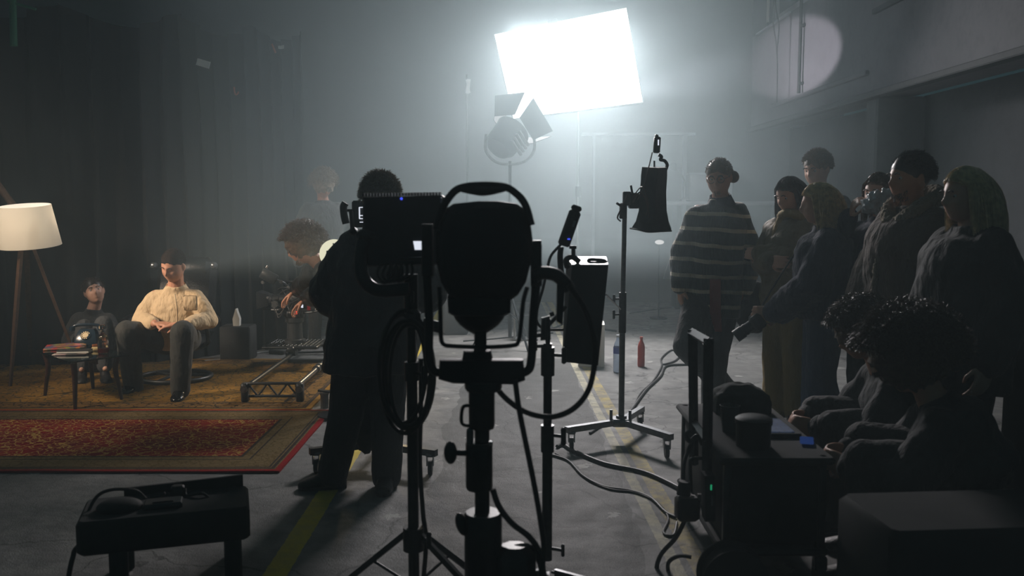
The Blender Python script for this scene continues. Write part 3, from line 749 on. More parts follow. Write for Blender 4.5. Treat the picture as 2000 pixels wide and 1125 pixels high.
# 2 the man in the striped jumper
Y0 = 6.75
J = pj(Y0, dict(head=(1404, 347, -.02), neck=(1407, 388, .02), shR=(1355, 412, .02), shL=(1447, 410, .04), elR=(1337, 490, .02), elL=(1460, 492, .08), wrR=(1330, 556, -.03), wrL=(1452, 560, .02),
                hpR=(1370, 577), hpL=(1416, 577), knR=(1340, 676, -.22), knL=(1398, 690, -.02), anR=(1429, 770, .22), anL=(1390, 792), toR=(1416, 795, .02), toL=(1370, 803, -.14)))
J['toR'] = J['anR'] + V((-.10, -.02, -.16)); 
R_, RH = person('tall bearded man in a striped jumper standing cross-legged, looking down left', J, -24, 12, 2, 1.08, top=C['stripes'], pants=C['dark'], shoes=M['boot'], hairstyle=('bun', 'hair_b', 1100),
       vox=.005, tg=.036, hem=.10, topname='striped_jumper', fold=.03, wide=1.0, pg=.03, collar=C['navy'], sleeve=1.0, sl_r=.012, shoename='boot',
       hands=dict(R=(V((.0, -.05, -1)), V((1, .2, 0)), .45), L=(V((-.3, .1, -1)), V((-1, 0, 0)), .6)))
eyes(J, RH, 1.08, R_); glasses(J, RH, 1.08, R_, M['black']); beard(J, RH, 1.08, R_, M['hair_b'], 200, False)
t = MB(); t.loft([[P(x, y, Y0 + dy) for x, dy in ((1386, -.16), (1408, -.20), (1408, -.17), (1386, -.13))] for y in (545, 580, 610)] + [[P(x, 648, Y0 + dy) for x, dy in ((1396, -.18), (1410, -.2), (1410, -.17), (1396, -.15))]])
obj('red_cloth', t, cloth_mat('red_cloth_mat', (120, 46, 40)), R_, label='dark red cloth hanging below the jumper')
# shoulder bag he carries on the far side
t = MB(); t.ell(P(1472, 600, Y0 + .1), (.16, .10, .20), rotz(.3)); 
b_ = thing('shoulder_bag', 'dark soft shoulder bag hanging between the striped jumper and the folded arms', 'bag', V((P(1472, 600, Y0 + .1).x, Y0 + .1, .55)))
o = obj('bag_body', t, C['black'], b_); remesh(o, .012, 2, .04, .1)
obj('strap', MB().tube([P(1462, 580, Y0 + .1), P(1466, 520, Y0 + .12), P(1450, 430, Y0 + .05), P(1420, 400, Y0 + .1)], .012), C['black'], b_)

# 3 big man seen from behind, in silhouette
Y0 = 4.9
J = pj(Y0, dict(head=(744, 392, .06), neck=(742, 442, .02), shR=(802, 476, .02), shL=(682, 478, .0), elR=(832, 565, .08), elL=(648, 572, .08), wrR=(800, 560, .30), wrL=(690, 560, .30),
                hpR=(757, 668), hpL=(696, 668), knR=(757, 800, -.0), knL=(676, 808, .03), anR=(755, 930, .02), anL=(650, 925, 0), toR=(752, 950, .2), toL=(600, 950, -.04)))
J['toL'] = J['anL'] + V((-.19, -.03, -.06)); J['toR'] = J['anR'] + V((.0, -.17, -.06))
R_, RH = person('big man in a black jacket seen from behind, watching a small monitor', J, 176, 18, 0, 1.08, top=C['blackj'], pants=C['dark'], shoes=M['boot'], hairstyle=('thick', 'hair_g', 2200),
       vox=.007, tg=.06, hem=.14, fold=.035, wide=1.12, pg=.03, collar=C['blackj'], arm=1.15, shoename='boot', belly=.03)

# 4 camera operator leaning in
Y0 = 7.1
J = pj(Y0, dict(head=(592, 482, 0), neck=(622, 505, .05), shR=(640, 520, -.12), shL=(618, 508, .25), elR=(628, 574, .0), elL=(600, 552, .40), wrR=(600, 582, .22), wrL=(580, 566, .62),
                hpR=(712, 560, -.09), hpL=(712, 560, .12), knR=(690, 655, -.09), knL=(672, 655, .14), anR=(704, 760, -.09), anL=(690, 745, .16), toR=(685, 772, -.1), toL=(672, 760, .16)))
J['hpR'] = V((J['hpR'].x, Y0 - .09, .90)); J['hpL'] = V((J['hpL'].x, Y0 + .12, .90))
for S, x_ in (('R', -1.22), ('L', -1.34)):
    J['kn' + S] = V((x_, J['kn' + S].y, .48)); J['an' + S] = V((x_ + .08, J['an' + S].y, .09)); J['to' + S] = V((x_ - .10, J['an' + S].y - .02, .03))
R_, RH = person('curly haired man with glasses in a leather jacket bending over the film camera', J, -78, 22, 0, 1.10, top=C['leatherj'], pants=C['dark'], shoes=M['boot'], hairstyle=('curly', 'hair_b', 1500),
       vox=.006, tg=.035, topname='leather_jacket', fold=.02, hands=dict(R=(V((-.8, -.1, -.6)), V((0, 0, -1)), .6), L=(V((-.8, 0, -.6)), V((0, 0, -1)), .5)))
eyes(J, RH, 1.1, R_); glasses(J, RH, 1.1, R_, M['dsteel']); beard(J, RH, 1.1, R_, M['hair_b'], 300)

# 5 dim man standing in the haze behind him
J = template(P(632, 400, 9.75).x, 9.75, 20, 1.84)
person('dim man standing in the haze above the bending operator, curly hair', J, 30, 28, 0, 1.05, top=C['greyf'], pants=C['dark'], shoes=M['boot'], hairstyle=('curly', 'hair_g', 900), vox=.009, tg=.04, topname='hoodie',
       hands=dict(R=0, L=0))
for S, sg in (('R', 1), ('L', -1)): pass

# 6 person sitting on the floor behind the coffee table
Y0 = 8.15
J = pj(Y0, dict(head=(184, 569, 0), neck=(182, 600, .04), shR=(150, 620, .05), shL=(214, 622, .05), elR=(140, 665, -.02), elL=(226, 668, -.02), wrR=(165, 672, -.25), wrL=(205, 672, -.25),
                hpR=(165, 700, .12), hpL=(205, 700, .12), knR=(165, 640, -.20), knL=(202, 634, -.22), anR=(160, 716, -.30), anL=(204, 714, -.30), toR=(158, 724, -.42), toL=(208, 722, -.42)))
R_, RH = person('person crouching in the dark behind the coffee table, face turned up', J, 28, -12, 12, 1.0, .5, top=C['black'], pants=C['greyf'], shoes=M['boot'], hairstyle=('short', 'hair_d', 700), skin='skin2', vox=.0065, tg=.04, topname='hoodie',
                hands=dict(R=0, L=0))
eyes(J, RH, 1.0, R_)

# 7 tall man at the back of the group
J = template(P(1596, 400, 7.0).x, 7.0, -40, 1.93)
R_, RH = person('tall young man at the back of the watching group, looking down left', J, -48, 14, 0, 1.08, top=C['greyf'], pants=C['dark'], shoes=M['boot'], hairstyle=('wavy', 'hair_b', 2600), vox=.007, tg=.03)
eyes(J, RH, 1.08, R_)

# 8 dark haired woman with folded arms
J = template(P(1548, 400, 6.45).x, 6.45, -62, 1.72)
c = J['shR'].lerp(J['shL'], .5); RB = rot_head(-62)
J['elR'] = c + RB @ V((.22, .06, -.27)); J['elL'] = c + RB @ V((-.22, .06, -.27)); J['wrR'] = c + RB @ V((-.05, .27, -.24)); J['wrL'] = c + RB @ V((.05, .24, -.20))
R_, RH = person('dark haired woman in an olive padded jacket with folded arms', J, -58, 20, 0, 1.04, .8, top=C['olive'], pants=C['mustard'], shoes=M['boot'], hairstyle=('long', 'hair_d', 3600), skin='skin2', vox=.0065, tg=.05, topname='padded_jacket', fold=.04, hL=.26,
                hands=dict(R=(RB @ V((-1, .1, 0)), RB @ V((0, -1, 0)), .4), L=(RB @ V((1, .1, 0)), RB @ V((0, -1, 0)), .4)), bell=.03, pg=.03, seed=5)
eyes(J, RH, 1.04, R_)
sc_ = MB(); n_ = J['neck']; sc_.tube([n_ + V((.09 * math.cos(a), .09 * math.sin(a) - .02, .0 + .015 * math.sin(2 * a))) for a in [2 * PI * i / 10 for i in range(10)]], .032, 10, 4, True)
sc_.tube([n_ + RB @ V((.03, .10, -.02)), n_ + RB @ V((.02, .15, -.12)), n_ + RB @ V((.0, .17, -.22))], .024, 8)
obj('scarf', sc_, C['mustard'], R_, label='mustard coloured scarf')

# 9 blonde woman with a stills camera
J = template(P(1618, 400, 5.75).x, 5.75, -100, 1.66, .04)
c = J['shR'].lerp(J['shL'], .5); RB = rot_head(-100)
J['elR'] = c + RB @ V((.22, .02, -.30)); J['elL'] = c + RB @ V((-.20, .10, -.30)); J['wrR'] = c + RB @ V((.08, .24, -.50)); J['wrL'] = c + RB @ V((-.04, .30, -.48))
R_, RH = person('blonde woman in a dark jacket seen from behind, stills camera in hand', J, -104, 10, 0, 1.05, .8, top=C['navy'], pants=C['jeans'], shoes=M['boot'], hairstyle=('long', 'hair_y', 5000), skin='skin2', vox=.0075, tg=.055, fold=.03, hL=.24, bell=.07, pg=.028, seed=9, hem=-.1,
                hands=dict(R=(RB @ V((-.3, 1, -.1)), RB @ V((-1, 0, 0)), .9), L=(RB @ V((.2, 1, -.1)), RB @ V((1, 0, 0)), .9)))
t = MB(); hp = (J['hpR'] + J['hpL']) / 2; t.loft([el_ring(hp + V((0, 0, z_)), RB @ V((1, 0, 0)), RB @ V((0, 1, 0)), rx, ry) for z_, rx, ry in ((-.02, .19, .145), (.06, .195, .15), (.16, .185, .14))])
o = obj('jersey_hem', t, C['cream'], R_, label='cream jersey showing below the jacket'); remesh(o, .01, 3, .02, .06)
cp = c + RB @ V((.02, .40, -.55)); dv = (RB @ V((0, .8, -.62))).normalized()
k = thing('stills_camera', 'black stills camera with a long lens held by the blonde woman', 'camera', cp)
FR = frame_to(dv)
obj('camera_body', MB().box(cp, (.14, .10, .08), FR, .015).box(cp + V((0, 0, .06)), (.05, .05, .05), FR, .01), M['blackp'], k)
obj('lens', MB().cyl(cp + dv * .03, cp + dv * .11, .036, n=24).cyl(cp + dv * .11, cp + dv * .17, .042, n=24).cyl(cp + dv * .085, cp + dv * .10, .039, n=24), M['black'], k)
obj('neck_strap', MB().tube([cp + V((0, 0, .05)), cp.lerp(J['neck'], .5) + RB @ V((0, .06, 0)), J['neck'] + RB @ V((.06, .06, 0))], .006), C['black'], k)

# 10 woman behind the shearling man, cup at her mouth
J = template(P(1722, 400, 5.65).x, 5.65, -60, 1.73)
c = J['shR'].lerp(J['shL'], .5); RB = rot_head(-60)
J['wrR'] = J['head'] + RB @ V((.07, .17, -.14)); J['elR'] = c + RB @ V((.22, .20, -.20)); J['wrL'] = c + RB @ V((-.22, .22, -.45)); 
R_, RH = person('fair haired woman in navy half hidden behind the man in the coat', J, -52, 6, 0, 1.0, .8, top=C['navy'], pants=C['dark'], shoes=M['boot'], hairstyle=('long', 'hair_b', 3000), skin='skin2', vox=.0065, tg=.03, hL=.22, seed=4, hem=.1,
                hands=dict(R=(RB @ V((-.5, .3, .6)), RB @ V((-.6, -.5, 0)), .7), L=(RB @ V((.4, .3, -.8)), RB @ V((1, 0, 0)), .6)))
eyes(J, RH, 1.0, R_)
q = P(1712, 396, 5.42); t = MB(); t.ell(q, (.075, .06, .065), rotz(.4), 20, 14); t.ell(q + V((.05, 0, .03)), (.05, .045, .05)); t.ell(q + V((-.045, 0, -.02)), (.04, .04, .045))
o = tag(obj('plastic_bag', t, mat('clear_plastic', (205, 210, 215), .22, 0, .2, 18, .8, 45)), 'crumpled clear plastic held up to the fair haired woman\'s mouth', 'bag'); remesh(o, .007, 1, .07, .03)

# 11 man in the shearling coat
J = template(P(1782, 400, 4.95).x, 4.95, -72, 1.81)
R_, RH = person('man with a moustache in a heavy shearling coat, in profile facing left', J, -74, 4, 0, 1.07, top=C['brown'], pants=C['dark'], shoes=M['boot'], hairstyle=('short', 'hair_d', 3000), vox=.006, tg=.065, hem=.32, fold=.03, topname='shearling_coat', wide=1.05, seed=7, sl_r=.02)
eyes(J, RH, 1.07, R_); beard(J, RH, 1.07, R_, M['hair_d'], 240)
t = MB(); n_ = J['neck']; RB = rot_head(-72)
t.tube([n_ + RB @ V((.03, .13, -.10)), n_ + RB @ V((.11, .06, -.01)), n_ + RB @ V((.10, -.07, .05)), n_ + RB @ V((0, -.12, .07)), n_ + RB @ V((-.10, -.07, .05)), n_ + RB @ V((-.11, .06, -.01)), n_ + RB @ V((-.03, .13, -.10))], .045, 12, 5)
t.tube([n_ + RB @ V((.02, .16, -.12)), n_ + RB @ V((.03, .21, -.35)), n_ + RB @ V((.04, .22, -.75)), n_ + RB @ V((.05, .23, -1.0))], .018, 8, 5)
o = obj('fleece_collar', t, C['fleece'], R_, label='pale fleece collar and front edge'); remesh(o, .008, 1, .02, .02)

# 12 blonde woman at the right
J = template(P(1896, 400, 4.3).x, 4.3, -78, 1.71)
R_, RH = person('blonde woman standing furthest right, in profile facing left', J, -80, 6, 0, 1.06, .8, top=C['black'], pants=C['dark'], shoes=M['boot'], hairstyle=('long', 'hair_y', 5000), skin='skin2', vox=.007, tg=.06, hem=.25, hL=.30, topname='coat', seed=12, fold=.03)
eyes(J, RH, 1.06, R_)

# 13, 14 crew sitting at the cart, seen from behind
def sitter(label, px, py, Y, yaw, pitch, s, style, n, seed, hairm='hair_c'):
    hd = P(px, py, Y); R = rot_head(yaw); B = V((hd.x, hd.y, 0)) - R @ V((0, .14, 0)); z0 = .50
    def T(x, y, z): return B + R @ V((x, y, z))
    hz_ = hd.z
    J = dict(head=hd, neck=T(0, .04, hz_ - .14), shR=T(.19, 0, hz_ - .21), shL=T(-.19, 0, hz_ - .21), elR=T(.24, .14, hz_ - .46), elL=T(-.24, .14, hz_ - .46), wrR=T(.12, .34, hz_ - .44), wrL=T(-.12, .34, hz_ - .44),
             hpR=T(.10, -.12, z0), hpL=T(-.10, -.12, z0), knR=T(.16, .30, z0 + .02), knL=T(-.16, .30, z0 + .02), anR=T(.16, .28, .09), anL=T(-.16, .28, .09), toR=T(.18, .46, .03), toL=T(-.18, .46, .03))
    r_ = person(label, J, yaw, pitch, 0, s, .3, top=C['black'], pants=C['dark'], shoes=M['boot'], hairstyle=(style, hairm, n), vox=.009, tg=.045, seed=seed, fold=.03)
    st = thing('stool', 'low black stool under the %s' % ('front sitting crew member' if seed == 21 else 'rear sitting crew member'), 'stool', T(0, -.12, 0))
    obj('seat', MB().lathe([(0, z0 - .16), (.17, z0 - .16), (.18, z0 - .13), (.17, z0 - .105), (0, z0 - .10)], T(0, -.12, 0), cap=False), M['leather'], st)
    for a in range(4):
        dx, dy = .14 * math.cos(a * PI / 2 + .7), .14 * math.sin(a * PI / 2 + .7); obj('leg', MB().cyl(T(dx * .8, -.12 + dy * .8, z0 - .16), T(dx * 1.2, -.12 + dy * 1.2, 0), .014), M['dsteel'], st)
    return r_
sitter('curly haired crew member sitting at the cart, the further of two', 1682, 652, 4.35, -95, 25, 1.0, 'curly', 2600, 22)
sitter('crew member with a big mop of curls sitting nearest at the cart', 1775, 705, 3.75, -110, 25, 1.08, 'bigcurl', 3600, 21)

m = M['hair_crop'] = mat('cropped_hair', (44, 34, 30), .9, 0, .3, 60, .6, 260, .1)
bpy.data.objects['person'].children[0:0]
for o in bpy.data.objects['person'].children:
    if o.name.startswith('hair'): o.data.materials[0] = m
# ------------------------------------------------------------------ the armchair set
def rug_mat(name, field, motif, border, cx, cy, hx, hy, bw, sc=16):
    n = NT(name); geo = n.n('ShaderNodeNewGeometry'); pos = geo.outputs['Position']; sep = n.n('ShaderNodeSeparateXYZ'); n.l(pos, sep.inputs[0])
    ax = n.math('ABSOLUTE', n.math('SUBTRACT', sep.outputs[0], cx)); ay = n.math('ABSOLUTE', n.math('SUBTRACT', sep.outputs[1], cy))
    ed = n.math('MINIMUM', n.math('SUBTRACT', hx, ax), n.math('SUBTRACT', hy, ay))   # distance to the nearest edge
    v = n.n('ShaderNodeTexVoronoi', feature='DISTANCE_TO_EDGE'); v.inputs['Scale'].default_value = sc; v2 = n.n('ShaderNodeTexVoronoi'); v2.inputs['Scale'].default_value = sc * 2.3
    dn = n.n('ShaderNodeTexNoise'); dn.inputs['Scale'].default_value = 9; dn.inputs['Detail'].default_value = 3; n.l(pos, dn.inputs['Vector'])
    add = n.n('ShaderNodeVectorMath', operation='ADD'); s_ = n.n('ShaderNodeVectorMath', operation='SCALE'); s_.inputs['Scale'].default_value = .12; n.l(dn.outputs['Color'], s_.inputs[0]); n.l(pos, add.inputs[0]); n.l(s_.outputs[0], add.inputs[1])
    n.l(add.outputs[0], v.inputs['Vector']); n.l(add.outputs[0], v2.inputs['Vector'])
    vine = n.math('LESS_THAN', v.outputs['Distance'], .045); dots = n.math('LESS_THAN', v2.outputs['Distance'], .24)
    fl = n.math('MAXIMUM', vine, n.math('MULTIPLY', dots, n.math('GREATER_THAN', n.noise(5, 3, pos), .44)))
    nz = n.noise(60, 4, pos, .7)
    fieldc = n.mix(n.ramp(n.noise(3, 4, pos), [(.35, (0, 0, 0)), (.65, (1, 1, 1))]), lin(field), tuple(x * .6 for x in lin(field)))
    col = n.mix(fl, fieldc, lin(motif))
    inb = n.math('LESS_THAN', ed, bw); bcol = n.mix(fl, lin(border), lin(tuple(x * .55 for x in motif))); col = n.mix(inb, col, bcol)
    for d, w in ((bw, .010), (bw * .78, .006), (bw * .24, .006), (bw * .16, .010)):
        ln = n.math('LESS_THAN', n.math('ABSOLUTE', n.math('SUBTRACT', ed, d)), w); col = n.mix(ln, col, lin((58, 50, 44)))
    ln = n.math('LESS_THAN', ed, .028); col = n.mix(ln, col, lin(field)); 
    col = n.mix(n.ramp(nz, [(.4, (0, 0, 0)), (.7, (.35, .35, .35))]), col, (.02, .012, .008)); n.l(col, n.b.inputs['Base Color'])
    n.b.inputs['Roughness'].default_value = 1.0; n.b.inputs['Specular IOR Level'].default_value = .1
    n.bump(n.math('ADD', n.noise(250, 2, pos), n.math('MULTIPLY', n.noise(4, 2, pos), .8)), .5, .008); return n.m
def rug(name, label, x0, x1, y0, y1, m, z0=0.0, th=.012, seed=0):
    vs = []; fs = []; nx, ny = 90, 50
    for k in range(2):
        for i in range(nx + 1):
            for j in range(ny + 1):
                x, y = x0 + (x1 - x0) * i / nx, y0 + (y1 - y0) * j / ny; e = .008 * noise.noise(V((x * 2, y * 2, seed)))
                zz = z0 + (th + .006 * max(0, noise.noise(V((x * 1.7, y * 1.7, seed + 3)))) if k else .001)
                vs.append((x + e, y + e, zz))
    L = (nx + 1) * (ny + 1)
    for i in range(nx):
        for j in range(ny):
            a = i * (ny + 1) + j; fs.append((L + a, L + a + ny + 1, L + a + ny + 2, L + a + 1)); fs.append((a, a + 1, a + ny + 2, a + ny + 1))
    for i in range(nx):
        a = i * (ny + 1); fs.append((a, a + ny + 1, L + a + ny + 1, L + a)); a += ny; fs.append((a + ny + 1, a, L + a, L + a + ny + 1))
    for j in range(ny): fs.append((j + 1, j, L + j, L + j + 1)); a = nx * (ny + 1) + j; fs.append((a, a + 1, L + a + 1, L + a))
    o = obj(name, MB().add(vs, fs), m); tag(o, label, 'rug'); return o
rug('rug', 'deep red patterned rug with tan border in the left foreground', -4.4, -1.345, 5.17, 6.725, rug_mat('red_rug', (140, 18, 22), (176, 140, 70), (118, 100, 66), -2.87, 5.95, 1.52, .775, .30))
rug('rug', 'golden brown patterned rug under the armchair and camera rails', -5.0, -1.51, 6.735, 8.9, rug_mat('gold_rug', (150, 112, 46), (76, 62, 38), (120, 92, 50), -3.25, 7.8, 1.73, 1.07, .24, 11), seed=5)

# armchair
cc = G(341, 743); t = thing('armchair', 'black leather swivel armchair under the dozing man', 'armchair', cc)
obj('base_ring', MB().tube([cc + V((.31 * math.cos(a), .27 * math.sin(a), .035)) for a in [2 * PI * i / 24 for i in range(24)]], .020, 10, 2, True), M['black'], t)
st = MB(); st.cyl(cc + V((0, 0, .03)), cc + V((0, .0, .27)), .035)
for a in (0.3, 2.4, 4.5): st.cyl(cc + V((0, 0, .05)), cc + V((.30 * math.cos(a), .26 * math.sin(a), .035)), .014)
obj('pedestal', st, M['black'], t)
se = MB(); se.box(cc + V((-.02, -.02, .33)), (.56, .56, .12), Matrix.Rotation(-.06, 3, 'X'), .05); o = obj('seat', se, M['leather'], t)
bk = MB(); R = Matrix.Rotation(-.32, 3, 'X'); bk.box(cc + V((0, .34, .66)), (.54, .12, .66), R, .05); bk.box(cc + V((0, .42, .95)), (.46, .12, .20), R, .05); obj('backrest', bk, M['leather'], t)
for sg in (-1, 1):
    a = MB(); a.tube([cc + V((sg * .31, .22, .50)), cc + V((sg * .35, .02, .545)), cc + V((sg * .34, -.18, .535))], .038, 12); a.tube([cc + V((sg * .33, -.12, .52)), cc + V((sg * .33, -.08, .36)), cc + V((sg * .24, .02, .29))], .022, 8)
    obj('armrest', a, M['leather'], t)
    obj('back_bright_spot', MB().box(cc + V((sg * .27, .33, .98)), (.05, .07, .06), R, .012), M['steel'], t)  # steel blocks put in for the bright spots on the back's top corners

# coffee table
lg = dict(A=G(147, 802), B=G(238, 783), C=G(182, 762), D=G(88, 775)); ctr = sum(lg.values(), V()) / 4; TZ = .375
t = thing('coffee_table', 'small glass topped table with curved dark legs', 'table', ctr)
e1 = (lg['D'] - lg['A'] + lg['C'] - lg['B']) / 2; e2 = (lg['B'] - lg['A'] + lg['C'] - lg['D']) / 2
e2 = e2 - e1.normalized() * e2.dot(e1.normalized())
ang = math.atan2(e1.y, e1.x); TW, TD = e1.length * 1.16, max(e2.length, .36) * 1.2; RT = rotz(ang)
obj('glass_top', MB().box(ctr + V((0, 0, TZ - .006)), (TW, TD, .012), RT, .003), M['tglass'], t, smooth=False)
obj('apron', MB().box(ctr + V((0, 0, TZ - .035)), (TW * .84, .02, .04), RT).box(ctr + V((0, 0, TZ - .035)), (.02, TD * .76, .04), RT), M['dwood'], t)
for k, p in lg.items():
    o_ = (p - ctr).normalized()
    obj('leg', MB().tube([p + V((0, 0, .005)), p - o_ * .02 + V((0, 0, .12)), p - o_ * .045 + V((0, 0, .25)), p - o_ * .02 + V((0, 0, TZ - .014))], lambda q: .013 + .012 * q, 10), M['dwood'], t)
def on_table(px, py, z=0.0): return G(px, py, TZ + z)
def mag_mat(name, cols, sc):
    n = NT(name); v = n.n('ShaderNodeTexVoronoi'); v.inputs['Scale'].default_value = sc; n.l(n.tc.outputs['Object'], v.inputs['Vector'])
    sp = n.n('ShaderNodeSeparateColor'); n.l(v.outputs['Color'], sp.inputs[0])
    n.l(n.ramp(sp.outputs[0], [(i / len(cols), lin(c)) for i, c in enumerate(cols)]), n.b.inputs['Base Color']); n.b.inputs['Roughness'].default_value = .35; return n.m
p = on_table(128, 679); tag(obj('magazine', MB().box(p + V((0, 0, .008)), (.30, .23, .014), rotz(.35), .003).box(p + V((.01, .02, .018)), (.24, .20, .004), rotz(.6)), mag_mat('colourful_cover', [(60, 70, 60), (190, 60, 60), (70, 90, 80), (200, 130, 60), (110, 130, 70), (90, 80, 110)], 26)), 'brightly coloured open magazine at the left end of the coffee table', 'magazine')
p = on_table(142, 691); tag(obj('magazine', MB().box(p + V((.0, 0, .006)), (.25, .17, .010), rotz(.12), .002), mag_mat('pale_cover', [(175, 160, 150), (40, 40, 40), (150, 120, 120), (60, 50, 50)], 12)), 'pale magazine lying under the dark folder', 'magazine')
p = on_table(146, 688, .012); t = thing('folder', 'dark folder with white edges on the pale magazine', 'folder', p)
obj('pages', MB().box(p + V((0, 0, .009)), (.235, .10, .014), rotz(.12)), M['white'], t); obj('cover', MB().box(p + V((0, 0, .018)), (.24, .105, .003), rotz(.12)), M['matte'], t)
p = on_table(186, 685); tag(obj('matchbox', MB().box(p + V((0, 0, .014)), (.05, .035, .028), rotz(.3), .002), mat('matchbox_card', (190, 170, 120), .7)), 'small cream matchbox between telephone and decanter', 'matchbox')
# decanter
p = on_table(202, 690); t = thing('decanter', 'cut glass decanter with a little red liquor', 'decanter', p)
dm = MB(); rings = []
for z, r, fl in ((.0, .036, .0), (.004, .040, .0), (.03, .041, .1), (.05, .040, .25), (.09, .040, .35), (.125, .038, .3), (.145, .028, .1), (.152, .015, 0), (.165, .012, 0), (.178, .017, 0), (.182, .017, 0)):
    rings.append([p + V((math.cos(a) * r * (1 - .10 * fl * math.cos(a * 12)), math.sin(a) * r * (1 - .10 * fl * math.cos(a * 12)), z + .001)) for a in [2 * PI * i / 96 for i in range(96)]])
dm.loft(rings); obj('bottle', dm, M['glass'], t, ang=60)
obj('liquor', MB().lathe([(0, .008), (.034, .008), (.035, .03), (.035, .042), (0, .042)], p, cap=False), mat('red_liquor', (120, 20, 24), .1, trans=.4), t)
obj('stopper', MB().lathe([(0, .172), (.010, .174), (.010, .188), (.022, .192), (.026, .20), (.026, .218), (.018, .226), (0, .226)], p, n=12, cap=False), M['glass'], t)
# telephone
p = on_table(171, 672); t = thing('telephone', 'old dark blue rotary telephone with cream dial', 'telephone', p); R = rotz(.15)
M['bake'] = mat('dark_blue_bakelite', (30, 44, 56), .2); M['dial'] = mat('cream_dial', (215, 195, 155), .4)
def q8(w, d, z, dy=0): return [p + R @ V((x * w, y * d + dy, z)) for x, y in ((-.9, -1), (.9, -1), (1, -.9), (1, .9), (.9, 1), (-.9, 1), (-1, .9), (-1, -.9))]
obj('housing', MB().loft([q8(.085, .075, .002), q8(.085, .075, .03), q8(.07, .045, .10, .02), q8(.055, .032, .125, .028)]), M['bake'], t)
RD = R @ Matrix.Rotation(.88, 3, 'X'); dc = p + R @ V((0, -.040, .075))
dl = obj('dial', MB().cyl(dc, dc + RD @ V((0, 0, .010)), .040, n=32), M['bake'], t)
obj('number_plate', MB().cyl(dc + RD @ V((0, 0, .009)), dc + RD @ V((0, 0, .013)), .024, n=28), M['dial'], dl)
h = MB()
for i in range(10):
    a = .6 + i * .5; h.cyl(dc + RD @ V((.032 * math.cos(a), .032 * math.sin(a), .009)), dc + RD @ V((.032 * math.cos(a), .032 * math.sin(a), .012)), .0055, n=10)
o = obj('finger_holes', h, M['dial'], dl)
obj('handset', MB().tube([p + R @ V((-.125, .03, .125)), p + R @ V((-.10, .03, .152)), p + R @ V((0, .03, .160)), p + R @ V((.08, .03, .152)), p + R @ V((.10, .03, .125))], .013, 10).cyl(p + R @ V((-.125, .03, .142)), p + R @ V((-.125, .03, .112)), .024).cyl(p + R @ V((.10, .03, .142)), p + R @ V((.10, .03, .112)), .024), M['bake'], t)
tag(obj('matchbox', MB().box(on_table(187, 676, .016), (.05, .04, .03), rotz(.6), .002), mat('copper_box', (150, 90, 50), .4, .5)), 'small copper coloured box behind the decanter', 'box')

# floor lamp
LY = 7.75; lc = P(52, 480, LY); t = thing('floor_lamp', 'tripod floor lamp with lit white drum shade', 'lamp', V((lc.x, LY, 0)))
sc_ = P(54, 441, LY); Rs = Matrix.Rotation(.11, 3, 'X') @ Matrix.Rotation(-.02, 3, 'Y')
sh = MB(); s_ = .232 ; prof = [(.245, -.172), (.199, .172)]
N = 64; outer = [[sc_ + Rs @ V((r * math.cos(2 * PI * i / N), r * math.sin(2 * PI * i / N), z)) for i in range(N)] for r, z in prof]; inner = [[sc_ + Rs @ V(((r - .003) * math.cos(2 * PI * i / N), (r - .003) * math.sin(2 * PI * i / N), z)) for i in range(N)] for r, z in prof[::-1]]
sh.loft(outer + inner, False, True)
sm = NT('lit_shade_fabric'); sm.b.inputs['Base Color'].default_value = lin((228, 224, 214)) + (1,); sm.b.inputs['Roughness'].default_value = .9
tr = sm.n('ShaderNodeBsdfTranslucent'); tr.inputs[0].default_value = lin((240, 234, 222)) + (1,); mx = sm.n('ShaderNodeMixShader'); mx.inputs[0].default_value = .6
out = sm.t.nodes['Material Output']; sm.l(sm.b.outputs[0], mx.inputs[1]); sm.l(tr.outputs[0], mx.inputs[2]); sm.l(mx.outputs[0], out.inputs['Surface'])
wv = sm.n('ShaderNodeTexWave'); wv.inputs['Scale'].default_value = 60; sm.l(sm.tc.outputs['Object'], wv.inputs['Vector']); sm.bump(wv.outputs['Fac'], .1)
obj('lamp_shade', sh, sm.m, t)
bulb = sc_ + V((0, 0, -.01)); obj('bulb', MB().ell(bulb, (.03, .03, .04)), emit('bulb_glass', (255, 236, 205), 6.0), t)
l = bpy.data.lights.new('lamp_bulb', 'POINT'); l.energy = 5.0; l.color = (1, .95, .88); l.shadow_soft_size = .05; o = bpy.data.objects.new('lamp_bulb', l); COL.objects.link(o); o.location = bulb + V((0, 0, .07))
obj('socket', MB().cyl(lc + V((0, 0, -.03)), lc + V((0, 0, .10)), .022).cyl(lc + V((-.055, -.02, -.01)), lc + V((.055, .02, -.01)), .022).box(lc + V((0, 0, .005)), (.10, .10, .015), None, .004), M['dsteel'], t)
for fx, fy in ((20, 757), (165, 742), (60, 712)):
    f_ = G(fx, fy); top = lc + V((0, 0, -.02)) + (V((f_.x, f_.y, 0)) - V((lc.x, lc.y, 0))).normalized() * .05
    d = (f_ - top).normalized(); xx = d.cross(V((0, 0, 1))).normalized()
    obj('leg', MB().loft([[top + xx * a * .022 + d.cross(xx) * b_ * .012 for a, b_ in ((-1, -1), (1, -1), (1, 1), (-1, 1))], [top.lerp(f_, .5) + xx * a * .022 + d.cross(xx) * b_ * .012 for a, b_ in ((-1, -1), (1, -1), (1, 1), (-1, 1))], [f_ + xx * a * .012 + d.cross(xx) * b_ * .009 for a, b_ in ((-1, -1), (1, -1), (1, 1), (-1, 1))]]), M['wood'], t)

